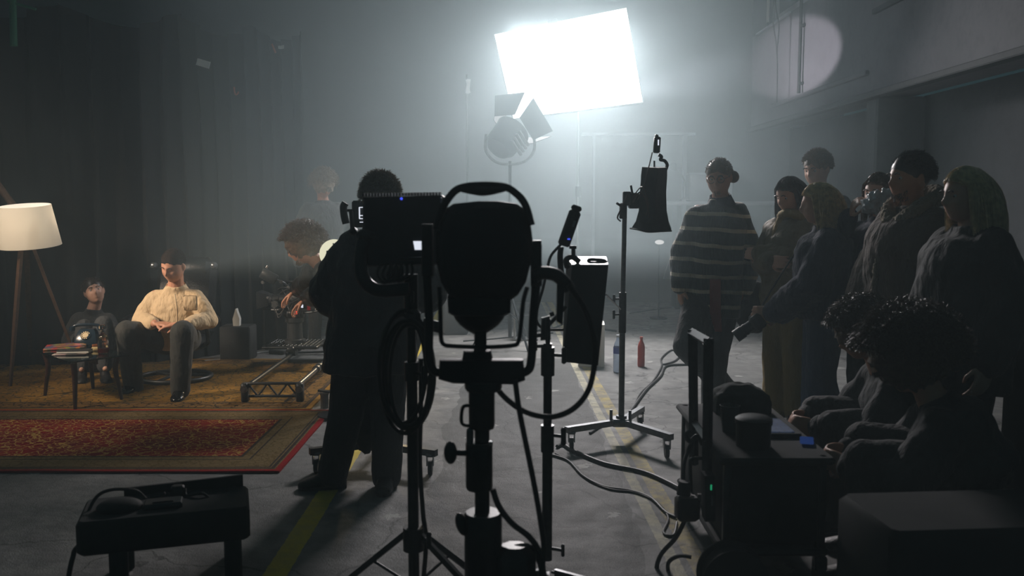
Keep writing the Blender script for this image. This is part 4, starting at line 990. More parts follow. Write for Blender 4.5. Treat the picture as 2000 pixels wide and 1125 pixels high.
# white paper bag on a low dark box, on the floor behind the chair
q = P(463, 636, 8.95); tag(obj('wooden_box', MB().box((q.x, 8.98, q.z / 2), (.30, .25, q.z), None, .01), M['matte']), 'dark box standing behind the armchair near the drape', 'box')
q2 = q; tag(obj('paper_bag', MB().loft([[V((q.x + x * w, 8.95 + y * .03, z)) for x, y in ((-1, -1), (1, -1), (1, 1), (-1, 1))] for w, z in ((.03, q.z), (.034, q.z + .07), (.012, q.z + .14), (.004, q.z + .17))]), M['white']), 'small white crumpled cloth glowing between armchair and camera', 'cloth')

# ------------------------------------------------------------------ camera on rails
t = thing('camera_track', 'pair of metal dolly rails with a lattice end piece on the golden rug', 'track', V((-1.86, 7.0, 0)))
xl, xr = -2.05, -1.665; y0, y1 = 7.0, 9.3
for x in (xl, xr): obj('rail', MB().cyl((x, y0, .135), (x, y1, .135), .019, n=16), M['steel'] if x == xr else M['dsteel'], t)
for yy in (8.3, 9.25): obj('crossbar', MB().box(((xl + xr) / 2, yy, .10), (xr - xl, .05, .03), None, .004), M['black'], t)
e = MB(); 
for z in (.055, .155): e.box(((xl + xr) / 2, y0, z), (xr - xl + .05, .03, .018), None, .003)
for k in range(5):
    a = xl + (xr - xl) * (k + .0) / 5; b_ = xl + (xr - xl) * (k + 1) / 5; e.cyl((a, y0, .055 if k % 2 else .155), (b_, y0, .155 if k % 2 else .055), .008, n=8)
obj('end_lattice', e, M['black'], t)
for x in (xl - .02, xr + .02):
    f_ = obj('foot_bracket', MB().box((x, y0, .085), (.055, .07, .15), None, .01), M['black'], t)
    obj('bolt', MB().cyl((x, y0 - .045, .115), (x, y0 - .03, .115), .028, n=16).cyl((x, y0 - .05, .115), (x, y0 - .03, .115), .012, n=8), M['steel'], f_)
    obj('foot', MB().cyl((x, y0, .013), (x, y0, .05), .022), M['rubber'], t)
DY = 8.62; dcx = P(577, 700, DY).x
t = thing('camera_dolly', 'small studded platform dolly riding on the rails', 'dolly', V((dcx, DY, .13)))
pl = MB(); pl.box((dcx, DY, .205), (.52, .46, .025), None, .008)
for i in range(13):
    for j in range(8): pl.ell((dcx - .22 + i * .0367, DY - .19 + j * .054, .219), (.010, .010, .005), None, 6, 4)
obj('platform', pl, M['dsteel'], t)
for x in (xl, xr):
    for yy in (DY - .19, DY + .17):
        w_ = obj('wheel_block', MB().box((x, yy, .190), (.07, .13, .05), None, .01), M['black'], t)
        for sg in (-1, 1): obj('wheel', MB().cyl((x + sg * .045, yy - .03, .155), (x + sg * .02, yy - .03, .155), .028, n=18).cyl((x + sg * .045, yy + .03, .155), (x + sg * .02, yy + .03, .155), .028, n=18), M['dsteel'], w_)
cl = MB()
for k, yy in enumerate((7.55, 7.70)): cl.cyl((xr, yy, .135), (xr, yy + .03, .135), .030, n=16)
obj('rail_clamp', cl, M['chrome'], t) if False else tag(obj('rail_clamp', MB().cyl((xr, 7.68, .135), (xr, 7.72, .135), .034, n=18).cyl((xr, 7.78, .135), (xr, 7.82, .135), .034, n=18).box((xr, 7.75, .135), (.045, .12, .045), None, .01), M['steel']), 'shiny clamp around the right hand rail', 'clamp')
t = thing('camera_pedestal', 'short black pedestal with fluid head on the dolly', 'pedestal', V((dcx, DY, .218)))
obj('column', MB().lathe([(0, 0), (.10, 0), (.10, .03), (.075, .04), (.07, .19), (.085, .20), (.085, .24), (0, .24)], (dcx, DY, .22), cap=False), M['black'], t)
obj('fluid_head', MB().box((dcx, DY, .50), (.14, .13, .09), None, .02).cyl((dcx - .09, DY, .50), (dcx + .09, DY, .50), .04), M['black'], t)
obj('pan_handle', MB().tube([(dcx + .06, DY, .50), (dcx + .2, DY - .05, .52), (dcx + .34, DY - .1, .56)], .010), M['dsteel'], t)
CZ = P(585, 585, DY).z; t = thing('film_camera', 'film camera rig with red lights aimed at the armchair', 'camera', V((dcx, DY, CZ - .09)))
cb = obj('camera_body', MB().box((dcx + .04, DY, CZ), (.20, .14, .15), None, .012).box((dcx + .04, DY, CZ + .09), (.14, .10, .03), None, .01), M['black'], t)
obj('battery', MB().box((dcx + .17, DY, CZ), (.06, .11, .14), None, .012), M['blackp'], t)
obj('baseplate', MB().box((dcx, DY, CZ - .095), (.42, .10, .02), None, .004).cyl((dcx - .30, DY - .03, CZ - .085), (dcx + .1, DY - .03, CZ - .085), .008).cyl((dcx - .30, DY + .03, CZ - .085), (dcx + .1, DY + .03, CZ - .085), .008), M['dsteel'], t)
ln = MB()
for a, b_, r in ((.06, .09, .05), (.09, .14, .044), (.14, .16, .052), (.16, .20, .046), (.20, .23, .056)): ln.cyl((dcx - a, DY, CZ), (dcx - b_, DY, CZ), r, n=28)
obj('lens', ln, M['black'], t)
obj('matte_box', MB().loft([[V((dcx - x, DY + sy * w, CZ + sz * w * .8)) for sy, sz in ((-1, -1), (1, -1), (1, 1), (-1, 1))] for x, w in ((.23, .06), (.25, .075), (.33, .10), (.33, .092), (.25, .065))], False), M['black'], t)
obj('follow_focus', MB().cyl((dcx - .15, DY - .10, CZ - .03), (dcx - .15, DY - .13, CZ - .03), .03, n=20).cyl((dcx - .15, DY - .03, CZ - .03), (dcx - .15, DY - .10, CZ - .03), .012), M['steel'], t)
obj('top_handle', MB().tube([(dcx + .10, DY, CZ + .10), (dcx + .09, DY, CZ + .16), (dcx - .06, DY, CZ + .165), (dcx - .09, DY, CZ + .11)], .013, 10), M['black'], t)
m_ = P(525, 540, DY - .1); vf = obj('monitor', MB().box(m_, (.16, .03, .10), Matrix.Rotation(.5, 3, 'Y'), .008), M['black'], t); obj('arm', MB().tube([(dcx - .05, DY, CZ + .12), m_ + V((.12, .05, -.06)), m_ + V((.03, .02, -.02))], .010), M['steel'], t)
obj('bolt', MB().cyl(P(520, 523, DY - .12), P(523, 519, DY - .12), .012), M['chrome'], t)
cb_ = MB(); rnd = random.Random(4)
for k in range(9):
    a = V((dcx + rnd.uniform(-.25, .15), DY - .09, CZ + rnd.uniform(-.05, .12))); b_ = V((dcx + rnd.uniform(-.25, .2), DY - .09, CZ + rnd.uniform(-.1, .12))); cb_.tube([a, (a + b_) / 2 + V((0, -.05, rnd.uniform(-.12, .06))), b_], .0045, 6)
o = obj('cabling', cb_, M['rubber'], t); o['kind'] = 'stuff'
for i in range(10):
    q = P(rnd.uniform(505, 600), rnd.uniform(548, 600), DY - .10); obj('knob', MB().cyl(q, q + V((rnd.uniform(-.01, .01), -.02, .0)), rnd.uniform(.008, .018), n=14), M['steel'], t)
f1 = P(578, 611, DY - .085); obj('record_light', MB().tube([f1 + V((.011 * math.cos(a), 0, .011 * math.sin(a))) for a in [2 * PI * i / 12 for i in range(12)]], .0045, 6, 2, True), M['red_led'], t, label='round red record light')
q = P(590, 598, DY - .085); obj('display', MB().box(q, (.020, .004, .030)), M['white_led'], t)
q = P(603, 598, DY - .085); obj('red_panel', MB().box(q, (.030, .006, .075)), emit('red_glow', (120, 22, 26), .55), t)
q = P(611, 571, DY - .085); obj('red_panel', MB().box(q, (.03, .006, .015)), emit('red_glow_2', (180, 50, 40), .6), t)

# cables and things on the floor on the left
def floor_cable(pts, r, label, m='rubber', name='cable', z=.0):
    t = MB().tube([G(x, y, r + z) for x, y in pts], r, 8, 8); return tag(obj(name, t, M[m]), label, 'cable')
M['greycable'] = mat('grey_cable', (110, 112, 112), .5)
floor_cable([(400, 705), (470, 698), (505, 689), (530, 687)], .010, 'grey cable on the floor behind the armchair ending in a plug', 'greycable')
tag(obj('cable_plug', MB().cyl(G(528, 687, .02), G(556, 689, .02), .028, .018), M['rubber']), 'thick black plug on the floor beside the pedestal', 'plug')
floor_cable([(556, 689), (600, 688), (650, 687), (700, 690)], .010, 'black cable running right from the thick plug')
c_ = G(634, 797); t = thing('tin_can', 'small metal tin standing on the bare floor beside the golden rug', 'tin', c_)
obj('can', MB().lathe([(0, .002), (.030, .002), (.030, .10), (.034, .105), (.034, .115), (0, .115)], c_, cap=False), M['steel'], t); obj('lid', MB().box(c_ + V((.01, 0, .13)), (.11, .05, .012), Matrix.Rotation(.15, 3, 'Y')), M['dsteel'], t)

# globe lamp behind the big man
GY = 6.55; q = P(653, 496, GY); t = thing('globe_lamp', 'glowing round white lamp at the big man\'s shoulder', 'lamp', V((q.x, GY, 0)))
gm = emit('globe_glass', (238, 236, 205), .92); ob = MB(); ob.ell(q, .105, None, 32, 24); obj('globe', ob, gm, t)
obj('collar', MB().tube([q + V((-.02 + .075 * math.cos(a), -.085, .085 * math.sin(a))) for a in (-1.2, -.6, 0, .6, 1.2)], .006, 8), M['white'], t)
obj('switch_plate', MB().box(q + V((-.03, -.104, 0)), (.012, .012, .06), rotz(-.2), .003), M['greycable'], t)
obj('pole', MB().cyl((q.x, GY, .0), (q.x, GY, q.z - .1), .013), M['dsteel'], t); obj('base', MB().lathe([(0, 0), (.14, 0), (.14, .02), (.02, .03), (0, .03)], (q.x, GY, 0), cap=False), M['dsteel'], t)
l = bpy.data.lights.new('globe_light', 'POINT'); l.energy = 2.2; l.color = (1, .84, .56); l.shadow_soft_size = .1; o = bpy.data.objects.new('globe_light', l); COL.objects.link(o); o.location = q + V((-.16, -.02, .02))

# ------------------------------------------------------------------ stands
def knob(mb, p, d, r=.022, L=.05):
    p = V(p); d = V(d).normalized(); mb.cyl(p, p + d * L, .007); x = d.cross(V((0, 0, 1))); x = x.normalized() if x.length > .1 else V((1, 0, 0))
    z = d.cross(x); mb.cyl(p + d * L - z * r * 1.3, p + d * L + z * r * 1.3, r * .55, n=10); mb.ell(p + d * L - z * r * 1.3, r * .6, None, 10, 6); mb.ell(p + d * L + z * r * 1.3, r * .6, None, 10, 6); return mb
def caster(p, root, a=0.0):
    k = obj('caster', MB().box(p + V((0, 0, .115)), (.05, .05, .02), None, .006).box(p + V((-.018, 0, .085)), (.006, .05, .06)).box(p + V((.018, 0, .085)), (.006, .05, .06)), M['steel'], root)
    obj('wheel', MB().cyl(p + V((-.012, .0, .042)), p + V((.012, 0, .042)), .042, n=24), M['rubber'], k)
def roller_base(root, c, pts, hz=.135, m='steel'):
    obj('hub', MB().cyl(c + V((0, 0, hz - .03)), c + V((0, 0, hz + .04)), .035).box(c + V((0, 0, hz)), (.13, .12, .05), None, .008), M[m], root)
    for p in pts:
        d = (p - c); d.z = 0; L = d.length; d.normalize(); x = d.cross(V((0, 0, 1)))
        a = c + d * .03 + V((0, 0, hz)); b_ = c + d * (L + .04) + V((0, 0, hz))
        obj('leg', MB().loft([[q + x * sx * .019 + V((0, 0, sz * .019)) for sx, sz in ((-1, -1), (1, -1), (1, 1), (-1, 1))] for q in (a, b_)]), M[m], root, smooth=False)
        caster(V((p.x, p.y, 0)), root)
# roller stand of the softbox
c = V((.712, 5.86, 0)); t = thing('roller_stand', 'steel roller stand on three casters carrying the softbox', 'stand', c)
roller_base(t, c, [G(1116, 879), G(1302, 893), G(1250, 838)])
for dx, dy in ((-.07, -.03), (.05, -.05)): obj('pin', MB().cyl(c + V((dx, dy, .15)), c + V((dx, dy, .22)), .010), M['steel'], t)
obj('lower_tube', MB().cyl(c + V((0, 0, .12)), c + V((0, 0, .92)), .019, n=20), M['steel'], t); obj('upper_tube', MB().cyl(c + V((0, 0, .90)), c + V((.006, 0, 1.47)), .015, n=20), M['steel'], t)
k = MB(); k.cyl(c + V((0, 0, .72)), c + V((0, 0, .98)), .024, n=20)
obj('collar', k, M['dsteel'], t)
for z in (.94, .84): obj('knob', knob(MB(), c + V((-.02, -.01, z)), (-1, -.3, 0), .016, .04), M['steel'], t)
c2 = c + V((.006, 0, 0)); t = thing('softbox_light', 'tall hooded light with flared skirt hanging on the roller stand', 'light', c2 + V((.0, 0, 1.46)))
obj('bracket', MB().box(P(1217, 412, 5.86), (.045, .05, .10), None, .006).box(P(1224, 388, 5.86), (.05, .05, .09), None, .006).box(P(1238, 392, 5.88), (.07, .09, .10), None, .01), M['black'], t)
Ys = 5.92
def skirt(rows):
    r_ = []
    for (xa, xm, xb, y, d, yb) in rows: r_.append([P(xa, y, Ys - .02), P(xm, yb, Ys - .12), P(xb, y + (yb - y) * .6, Ys - .02), P(xb, y, Ys + d), P(xa, y, Ys + d)])
    return r_
M['hood'] = mat('black_hood', (34, 36, 40), .45, 0, .2, 20, .2, 40)
obj('hood', MB().loft(skirt([(1254, 1284, 1303, 326, .10, 328), (1252, 1284, 1303, 342, .12, 345), (1251, 1280, 1301, 375, .14, 380), (1248, 1276, 1302, 410, .15, 416), (1242, 1272, 1306, 432, .18, 440), (1233, 1266, 1311, 446, .22, 452)])), M['hood'], t, ang=25)
obj('power_unit', MB().loft([[P(x, y, Y_) for x, Y_ in ((xa, Ys - .10), (1280, Ys - .16), (1280, Ys - .04), (xa, Ys - .02))] for xa, y in ((1252, 346), (1250, 372), (1247, 420), (1251, 436))]), M['black'], t, ang=25)
obj('lip', MB().tube([P(1231, 446, Ys - .05), P(1248, 449, Ys - .14), P(1266, 453, Ys - .17), P(1290, 452, Ys - .14), P(1311, 451, Ys - .06)], .006, 6), M['black'], t)
obj('cabling', MB().tube([P(1236, 395, 5.8), P(1250, 375, 5.72), P(1262, 392, 5.7), P(1268, 425, 5.72)], .005, 6).tube([P(1236, 385, 5.8), P(1255, 365, 5.72), P(1266, 400, 5.7), P(1262, 420, 5.74)], .004, 6).tube([P(1226, 380, 5.8), P(1212, 410, 5.8), P(1206, 425, 5.8), P(1212, 432, 5.82)], .005, 6).tube([P(1274, 298, 5.85), P(1265, 335, 5.76), P(1256, 370, 5.76), P(1245, 390, 5.8)], .004, 6), mat('brown_cable', (70, 50, 48), .5), t)['kind'] = 'stuff'
obj('tilt_handle', MB().cyl(P(1232, 362, 5.82), P(1235, 378, 5.82), .007), M['dsteel'], t); obj('tilt_handle', MB().cyl(P(1205, 397, 5.8), P(1214, 403, 5.82), .008), M['dsteel'], t)
q = P(1283, 283, 5.95); t = thing('radio_receiver', 'small upright receiver box clamped on top of the softbox', 'receiver', P(1290, 318, 5.95))
obj('box', MB().box(q, (.042, .04, .105), Matrix.Rotation(.05, 3, 'Y'), .008).box(q + V((-.003, 0, .056)), (.022, .03, .02), None, .006), M['black'], t)
obj('indicator', MB().box(q + V((.006, -.022, .014)), (.008, .004, .036)), M['white_led'], t)
obj('clamp', MB().tube([P(1286, 302, 5.95), P(1292, 306, 5.95), P(1290, 312, 5.95), P(1298, 314, 5.95), P(1303, 322, 5.95), P(1300, 332, 5.95)], .011, 8).tube([P(1278, 314, 5.93), P(1278, 328, 5.93)], .006, 8), M['black'], t)

# bottles
def bottle(px, py, label, m, cap, h, r, liquid=None):
    p = G(px, py); t = thing('bottle', label, 'bottle', p)
    obj('body', MB().lathe([(0, .002), (r * .85, .0), (r, .012), (r, h * .30), (r * .93, h * .33), (r, h * .36), (r, h * .66), (r * .8, h * .76), (r * .42, h * .86), (r * .36, h * .88), (r * .36, h * .95), (0, h * .95)], p, cap=False), m, t)
    obj('cap', MB().cyl(p + V((0, 0, h * .94)), p + V((0, 0, h)), r * .44, n=20), cap, t)
    return t, p
wm = mat('bottle_plastic', (190, 205, 225), .08, 0, trans=.75, ior=1.2)
b_, p = bottle(1206, 727, 'large clear water bottle with blue label on the floor', wm, mat('white_cap', (190, 195, 200), .4), .345, .040)
obj('label_band', MB().cyl(p + V((0, 0, .175)), p + V((0, 0, .235)), .0408, n=32, cap=False), mat('blue_label', (60, 75, 160), .5), b_)
b_, p = bottle(1252, 716, 'dark red drinks bottle on the floor right of the roller stand', mat('red_bottle', (170, 52, 38), .3), mat('red_cap', (190, 90, 70), .4), .285, .034)
# boards and boxes in the distance
q = G(1150, 716); tag(obj('foam_board', MB().loft([[q + V((x, y, z + .0)) for x, y in ((-.10, 0), (.12, 0), (.12 + .02, .03), (-.10, .03))] for z in (.0, .38)]).loft([[q + V((x, y, z)) for x, y in ((.11, -.02), (.145, -.02), (.165, .26), (.13, .26))] for z in (.0, .40)]), M['white']), 'white foam block standing on the floor behind the slab light', 'board')
q = G(888, 655); tag(obj('flight_case', MB().box(q + V((0, .1, .25)), (.30, .2, .5), rotz(.1), .03), mat('grey_case', (66, 70, 74), .6)), 'grey rounded case standing on the floor left of the big fresnel', 'case')
q = G(1022, 663); t = thing('crate', 'open frame crate on the floor behind the fresnel yoke', 'crate', q)
obj('panel', MB().box(q + V((.03, .12, .13)), (.22, .02, .26)).box(q + V((-.1, 0, .18)), (.02, .24, .36)).box(q + V((.03, 0, .01)), (.26, .24, .02)), mat('grey_crate', (105, 108, 108), .8), t)
obj('rail', MB().cyl(q + V((-.14, 0, .46)), q + V((.06, -.02, .0 + .02)), .012), M['steel'], t)
floor_cable([(905, 666), (960, 662), (1030, 655), (1080, 650)], .008, 'thin cable crossing the distant floor behind the fresnel')
# cables on the floor at the centre
floor_cable([(1160, 838), (1185, 826), (1218, 817), (1234, 800), (1262, 762), (1290, 735), (1302, 715), (1345, 712)], .011, 'black cable from the roller stand winding back past the bottles')
floor_cable([(1152, 846), (1180, 829), (1215, 820), (1236, 798), (1250, 770), (1275, 745), (1292, 716), (1292, 700), (1312, 684), (1328, 692), (1318, 705), (1296, 712)], .009, 'second black cable beside it ending in a loop')
floor_cable([(1088, 872), (1100, 868), (1120, 880), (1180, 905), (1250, 920), (1300, 940), (1360, 972)], .012, 'black cable from the steel stand over the painted line to the cart')
floor_cable([(1076, 888), (1110, 900), (1140, 930), (1180, 950), (1230, 958), (1270, 972), (1300, 1000), (1320, 1010)], .008, 'thin double cable curving across the tarmac', 'rubber')
floor_cable([(1085, 886), (1115, 903), (1148, 936), (1190, 955), (1240, 962), (1280, 980), (1305, 1010), (1296, 1040), (1315, 1045), (1322, 1020)], .006, 'thin cable looping once before the power box')
q = G(1378, 655)
floor_cable([(1230, 612), (1290, 603), (1330, 598)], .008, 'faint cable far behind the bearded man')

# monitor on roller stand in front of the big man
c = G(720, 915); c = V((c.x, 5.32, 0)); c.x = -.84
t = thing('roller_stand', 'dark roller stand partly hidden behind the big man\'s legs', 'stand', c)
roller_base(t, c, [V((-1.13, 5.18, 0)), V((-.47, 5.15, 0)), V((-.80, 5.68, 0))], .13, 'dsteel')
obj('lower_tube', MB().cyl(c + V((0, 0, .12)), c + V((-.0, 0, 1.30)), .019, n=20), M['dsteel'], t)
MYp = 5.3; c2 = P(716, 417, MYp); t = thing('director_monitor', 'small caged monitor with two antennas the big man is watching', 'monitor', c2 + V((0, 0, -.09)))
obj('cage', MB().box(P(722, 418, MYp + .02), (.20, .05, .155), None, .01), M['black'], t)
sc = P(716, 416, MYp - .012); obj('screen_frame', MB().box(P(702, 416, MYp - .012), (.006, .006, .066)).box(P(705, 405, MYp - .012), (.02, .006, .005)).box(P(705, 427, MYp - .012), (.02, .006, .005)).box(P(705, 421, MYp - .012), (.02, .006, .005)).box(P(706, 434, MYp - .012), (.02, .006, .004)), M['white_led'], t)
for x, y1_ in ((709, 358), (717, 360)): obj('antenna', MB().cyl(P(x, y1_, MYp), P(x, 396, MYp), .005), M['black'], t)
obj('grip', MB().tube([P(675, 396, MYp - .02), P(671, 404, MYp - .02), P(672, 420, MYp - .02), P(676, 437, MYp - .02)], .021, 12), M['black'], t)
obj('bracket', MB().cyl(P(676, 411, MYp), P(693, 411, MYp), .008).cyl(P(686, 411, MYp), P(689, 452, MYp), .014), M['black'], t)
obj('mount', MB().cyl(P(716, 442, MYp), V((c.x, c.y, 1.28)), .015), M['black'], t)
# tool pouch on the big man's far hand side
t = MB(); PY = 5.08
r_ = []
for y, xa, xb in ((690, 708, 758), (720, 700, 766), (760, 684, 768), (800, 676, 762), (835, 680, 748), (862, 695, 735), (884, 708, 724)): r_.append(el_ring(P((xa + xb) / 2, y, PY + .0), V((1, 0, 0)), V((0, 1, 0)), (xb - xa) / 2 / 352, .05, 20, 2))
t.loft(r_); o = tag(obj('tool_pouch', t, M['matte']), 'dark lumpy tool pouch hanging between the big man\'s legs', 'pouch'); remesh(o, .012, 2, .05, .08)

# ------------------------------------------------------------------ LED panel on its stand, left foreground
YL = 3.4
t = thing('led_panel', 'black finned LED panel light seen from the back', 'light', P(800, 545, YL))
obj('housing', MB().slab([(708, 386), (862, 381), (868, 386), (869, 512), (862, 518), (716, 522), (709, 516)], YL, .09, .012), mat('panel_black', (30, 33, 40), .5, 0, .2, 20), t, ang=30)
f_ = MB()
for i in range(26): x = 712 + i * 5.9; f_.box(P(x, 381 - i * .1, YL + .03), (.0055, .07, .012))
o = obj('heat_sink', f_, M['black'], t)
obj('display', MB().slab([(807, 471), (829, 471), (827, 488), (810, 488)], YL - .006, .006, .001), M['white_led'], t, label='bright white display')
obj('status_light', MB().ell(P(784, 388, YL - .005), .005), M['blue_led'], t)
obj('lower_rail', MB().cyl(P(778, 506, YL - .02), P(832, 504, YL - .02), .006), M['black'], t)
obj('top_corner', MB().box(P(862, 391, YL - .01), (.008, .012, .022), None, .003), M['steel'], t)
obj('yoke', MB().tube([P(716, 462, YL + .03), P(708, 480, YL), P(704, 515, YL - .03), P(710, 545, YL - .05), P(728, 563, YL - .05), P(752, 568, YL - .05), P(800, 564, YL - .05)], .025, 14), M['black'], t)
obj('tilt_clamp', MB().box(P(716, 460, YL + .02), (.07, .07, .045), None, .015).box(P(690, 452, YL + .02), (.03, .04, .03), None, .01), M['black'], t)
cl = MB()
for k in range(5):
    x = 745 + k * 10; cl.tube([P(x, 515, YL - .02), P(x - 8, 535 + k * 3, YL - .04), P(x + 6, 552 - k * 2, YL - .05), P(x + 20, 535, YL - .04), P(x + 18, 515, YL - .02)], .006, 6)
o = obj('cabling', cl, M['rubber'], t); o['kind'] = 'stuff'
def tripod_stand(name, label, x, Yv, segs, hub_z, legs, knobs=(), m='black', foot=None):
    t = thing(name, label, 'stand', V((x, Yv, 0)))
    for nm, z0, z1, r in segs: obj(nm, MB().cyl((x, Yv, z0), (x, Yv, z1), r, n=20), M[m], t)
    for (z, dx, dy, r, L) in knobs: obj('knob', knob(MB(), (x + dx * .02, Yv + dy * .02, z), (dx, dy, 0), r, L), M[m], t)
    for i, a in enumerate(legs):
        d = V((math.cos(a), math.sin(a), 0)); hub = V((x, Yv, hub_z)); R_l = hub_z * 1.25 if foot is None else foot
        lg_ = MB(); w = d.cross(V((0, 0, 1))); q1 = hub + d * .035; q2 = V((x, Yv, 0.012)) + d * R_l
        lg_.loft([[q + w * sx * .009 + V((0, 0, sz * .014)) for sx, sz in ((-1, -1), (1, -1), (1, 1), (-1, 1))] for q in (q1, q2)]); obj('leg', lg_, M[m], t, smooth=False)
        obj('brace', MB().cyl(V((x, Yv, max(.05, hub_z - .20))) + d * .02, q1.lerp(q2, .5), .006), M[m], t)
    return t
sx = P(804, 700, YL).x
tripod_stand('light_stand', 'black tripod stand under the finned LED panel', sx, YL, [('lower_tube', .12, .95, .021), ('upper_tube', .93, 1.16, .017), ('collar', .90, .97, .028), ('spigot_block', 1.14, 1.30, .026), ('hub', .24, .33, .04)], .30, (2.6, -.4, .9, ), [(.93, .7, -.7, .018, .05), (1.22, .2, -1, .012, .03), (.29, .9, -.5, .018, .05)])
for k, z_ in enumerate((1.285, 1.07, 1.10)): pass
# coiled cable hanging on this stand
co = MB(); rnd = random.Random(2)
for k in range(6):
    cx_, cy_ = 793 + rnd.uniform(-8, 8), 728 + rnd.uniform(-8, 8); rx, ry = 46 + rnd.uniform(-8, 9), 112 + rnd.uniform(-12, 8)
    co.tube([P(cx_ + rx * math.cos(a), cy_ + ry * math.sin(a) , YL - .05 + .03 * math.sin(a * 2 + k)) for a in [2 * PI * i / 14 for i in range(14)]], .0085, 8, 5, True)
tag(obj('coiled_cable', co, M['rubber']), 'thick black cable coil hanging on the LED panel stand', 'cable')['kind'] = 'thing'
del bpy.data.objects['coiled_cable']['kind']
tag(obj('cable', MB().tube([P(822, 700, YL + .03), P(822, 800, YL + .03), P(820, 900, YL + .03), P(826, 1000, YL + .03), P(832, 1060, YL + .03), P(824, 1160, YL + .05), P(818, 1200, YL + .06)], .009), M['rubber']), 'black cable hanging straight down along the LED panel stand', 'cable')
obj('cable_hook', MB().box(P(806, 622, YL - .02), (.06, .05, .07), None, .015).cyl(P(826, 632, YL - .02), P(862, 640, YL - .02), .022), M['black'], bpy.data.objects['led_panel'])

# ------------------------------------------------------------------ big fresnel seen from the back, centre foreground
YF = 2.85
t = thing('fresnel_light', 'large black fresnel lamp seen from behind in the centre foreground', 'light', P(944, 690, YF))
M['fres'] = mat('fresnel_black', (22, 25, 30), .5, 0, .15, 30)
obj('housing', MB().slab([(884, 398), (930, 393), (970, 393), (1010, 398), (1024, 408), (1036, 432), (1041, 470), (1038, 512), (1028, 552), (1012, 578), (998, 588), (892, 588), (874, 578), (859, 552), (851, 512), (849, 470), (853, 432), (868, 408)], YF, .30, .03), M['fres'], t, ang=50)
obj('socket_box', MB().slab([(873, 580), (998, 580), (997, 612), (985, 618), (886, 618), (875, 612)], YF + .02, .22, .012), M['fres'], t, ang=40)
rr = []
for y, w in ((612, 54), (622, 50), (634, 40), (644, 26), (652, 12)): rr.append(el_ring(P(936, y, YF + .12), V((1, 0, 0)), V((0, 1, 0)), w / 628, w / 628, 28, 2))
obj('focus_dome', MB().loft(rr), M['fres'], t)
hd = MB(); hd.tube([P(x, y, YF + .02) for x, y in ((852, 448), (862, 412), (880, 382), (900, 367), (940, 362), (985, 365), (1008, 378), (1026, 400), (1038, 440))], .012, 12, 8)
hd.tube([P(900, 368, YF + .02), P(925, 370, YF + .02), P(950, 372, YF + .02), P(990, 366, YF + .02)], lambda q: .011 + .007 * math.sin(PI * q), 12); obj('carry_handle', hd, M['fres'], t)
obj('wire_guard', MB().tube([P(x, y, YF - .06) for x, y in ((858, 560), (860, 610), (861, 655), (866, 672), (885, 676), (945, 678), (1000, 675), (1012, 668), (1017, 640), (1022, 590), (1030, 560))], .0068, 8, 5), M['fres'], t)
yk = MB(); yk.tube([P(x, y, YF + .08) for x, y in ((832, 470), (834, 540), (838, 620), (838, 690), (846, 722), (870, 728), (940, 728), (1005, 728), (1030, 724), (1038, 700), (1042, 620), (1048, 540), (1050, 478))], .0145, 12, 6)
obj('yoke', yk, M['fres'], t)
obj('yoke_bar', MB().slab([(858, 704), (1022, 704), (1026, 744), (1004, 752), (884, 750), (856, 742)], YF + .05, .05, .008), M['fres'], t)
for x, y0_, y1_ in ((834, 438, 540), (1048, 470, 560)): obj('tilt_lock', MB().slab([(x - 12, y0_), (x + 10, y0_), (x + 11, y1_), (x - 11, y1_)], YF + .05, .06, .01), M['fres'], t)
obj('pivot', MB().slab([(905, 686), (958, 686), (962, 706), (902, 706)], YF + .06, .07, .01).slab([(926, 648), (950, 648), (950, 690), (926, 690)], YF + .08, .04, .005), M['fres'], t)
obj('side_arm', MB().tube([P(x, y, YF + .02) for x, y in ((1044, 540), (1060, 533), (1085, 537), (1103, 552), (1112, 566))], .021, 10, 5).slab([(1088, 556), (1104, 556), (1099, 636), (1087, 628)], YF + .0, .03, .005), M['fres'], t)
tag(obj('power_cable', MB().tube([P(x, y, YF - .02 + .02 * i) for i, (x, y) in enumerate(((1110, 556), (1140, 600), (1158, 650), (1162, 700), (1150, 760), (1120, 798), (1078, 814), (1030, 806), (990, 780), (962, 748)))], .0095, 10, 8), M['rubber']), 'thick black cable looping from the fresnel side arm back to its yoke', 'cable')
tag(obj('power_cable', MB().tube([P(x, y, YF + .02) for x, y in ((1006, 742), (1014, 800), (1030, 880), (1044, 950), (1056, 1020), (1062, 1080), (1050, 1150), (1020, 1200))], .009, 10, 8), M['rubber']), 'black cable hanging straight down right of the fresnel stand', 'cable')
tag(obj('power_cable', MB().tube([P(x, y, YF + .06) for x, y in ((962, 955), (975, 990), (1000, 1022), (1035, 1050), (1056, 1085), (1060, 1130), (1050, 1180))], .010, 10, 8), M['rubber']), 'black cable curling away from the fresnel stand column near the bottom', 'cable')
xs = P(940, 800, YF + .08).x; YS = YF + .08
t = thing('light_stand', 'massive black stand column carrying the fresnel', 'stand', V((xs, YS, 0)))
def seg(name, ya, yb, w, cx=940): return obj(name, MB().lathe([(0, 0), (w * .92 / 2 / 611, 0), (w / 2 / 611, .008), (w / 2 / 611, P(cx, ya, YS).z - P(cx, yb, YS).z - .008), (w * .92 / 2 / 611, P(cx, ya, YS).z - P(cx, yb, YS).z), (0, P(cx, ya, YS).z - P(cx, yb, YS).z)], P(cx, yb, YS), n=24, cap=False), M['black'], t)
seg('top_socket', 748, 836, 52, 941); seg('collar', 744, 762, 74, 944); seg('upper_tube', 830, 1010, 30, 942); seg('clamp_body', 862, 955, 54, 936); seg('lower_body', 1000, 1130, 76, 944)
obj('collar', MB().cyl((xs, YS, .25), (xs, YS, P(940, 1128, YS).z + .01), .045), M['black'], t)
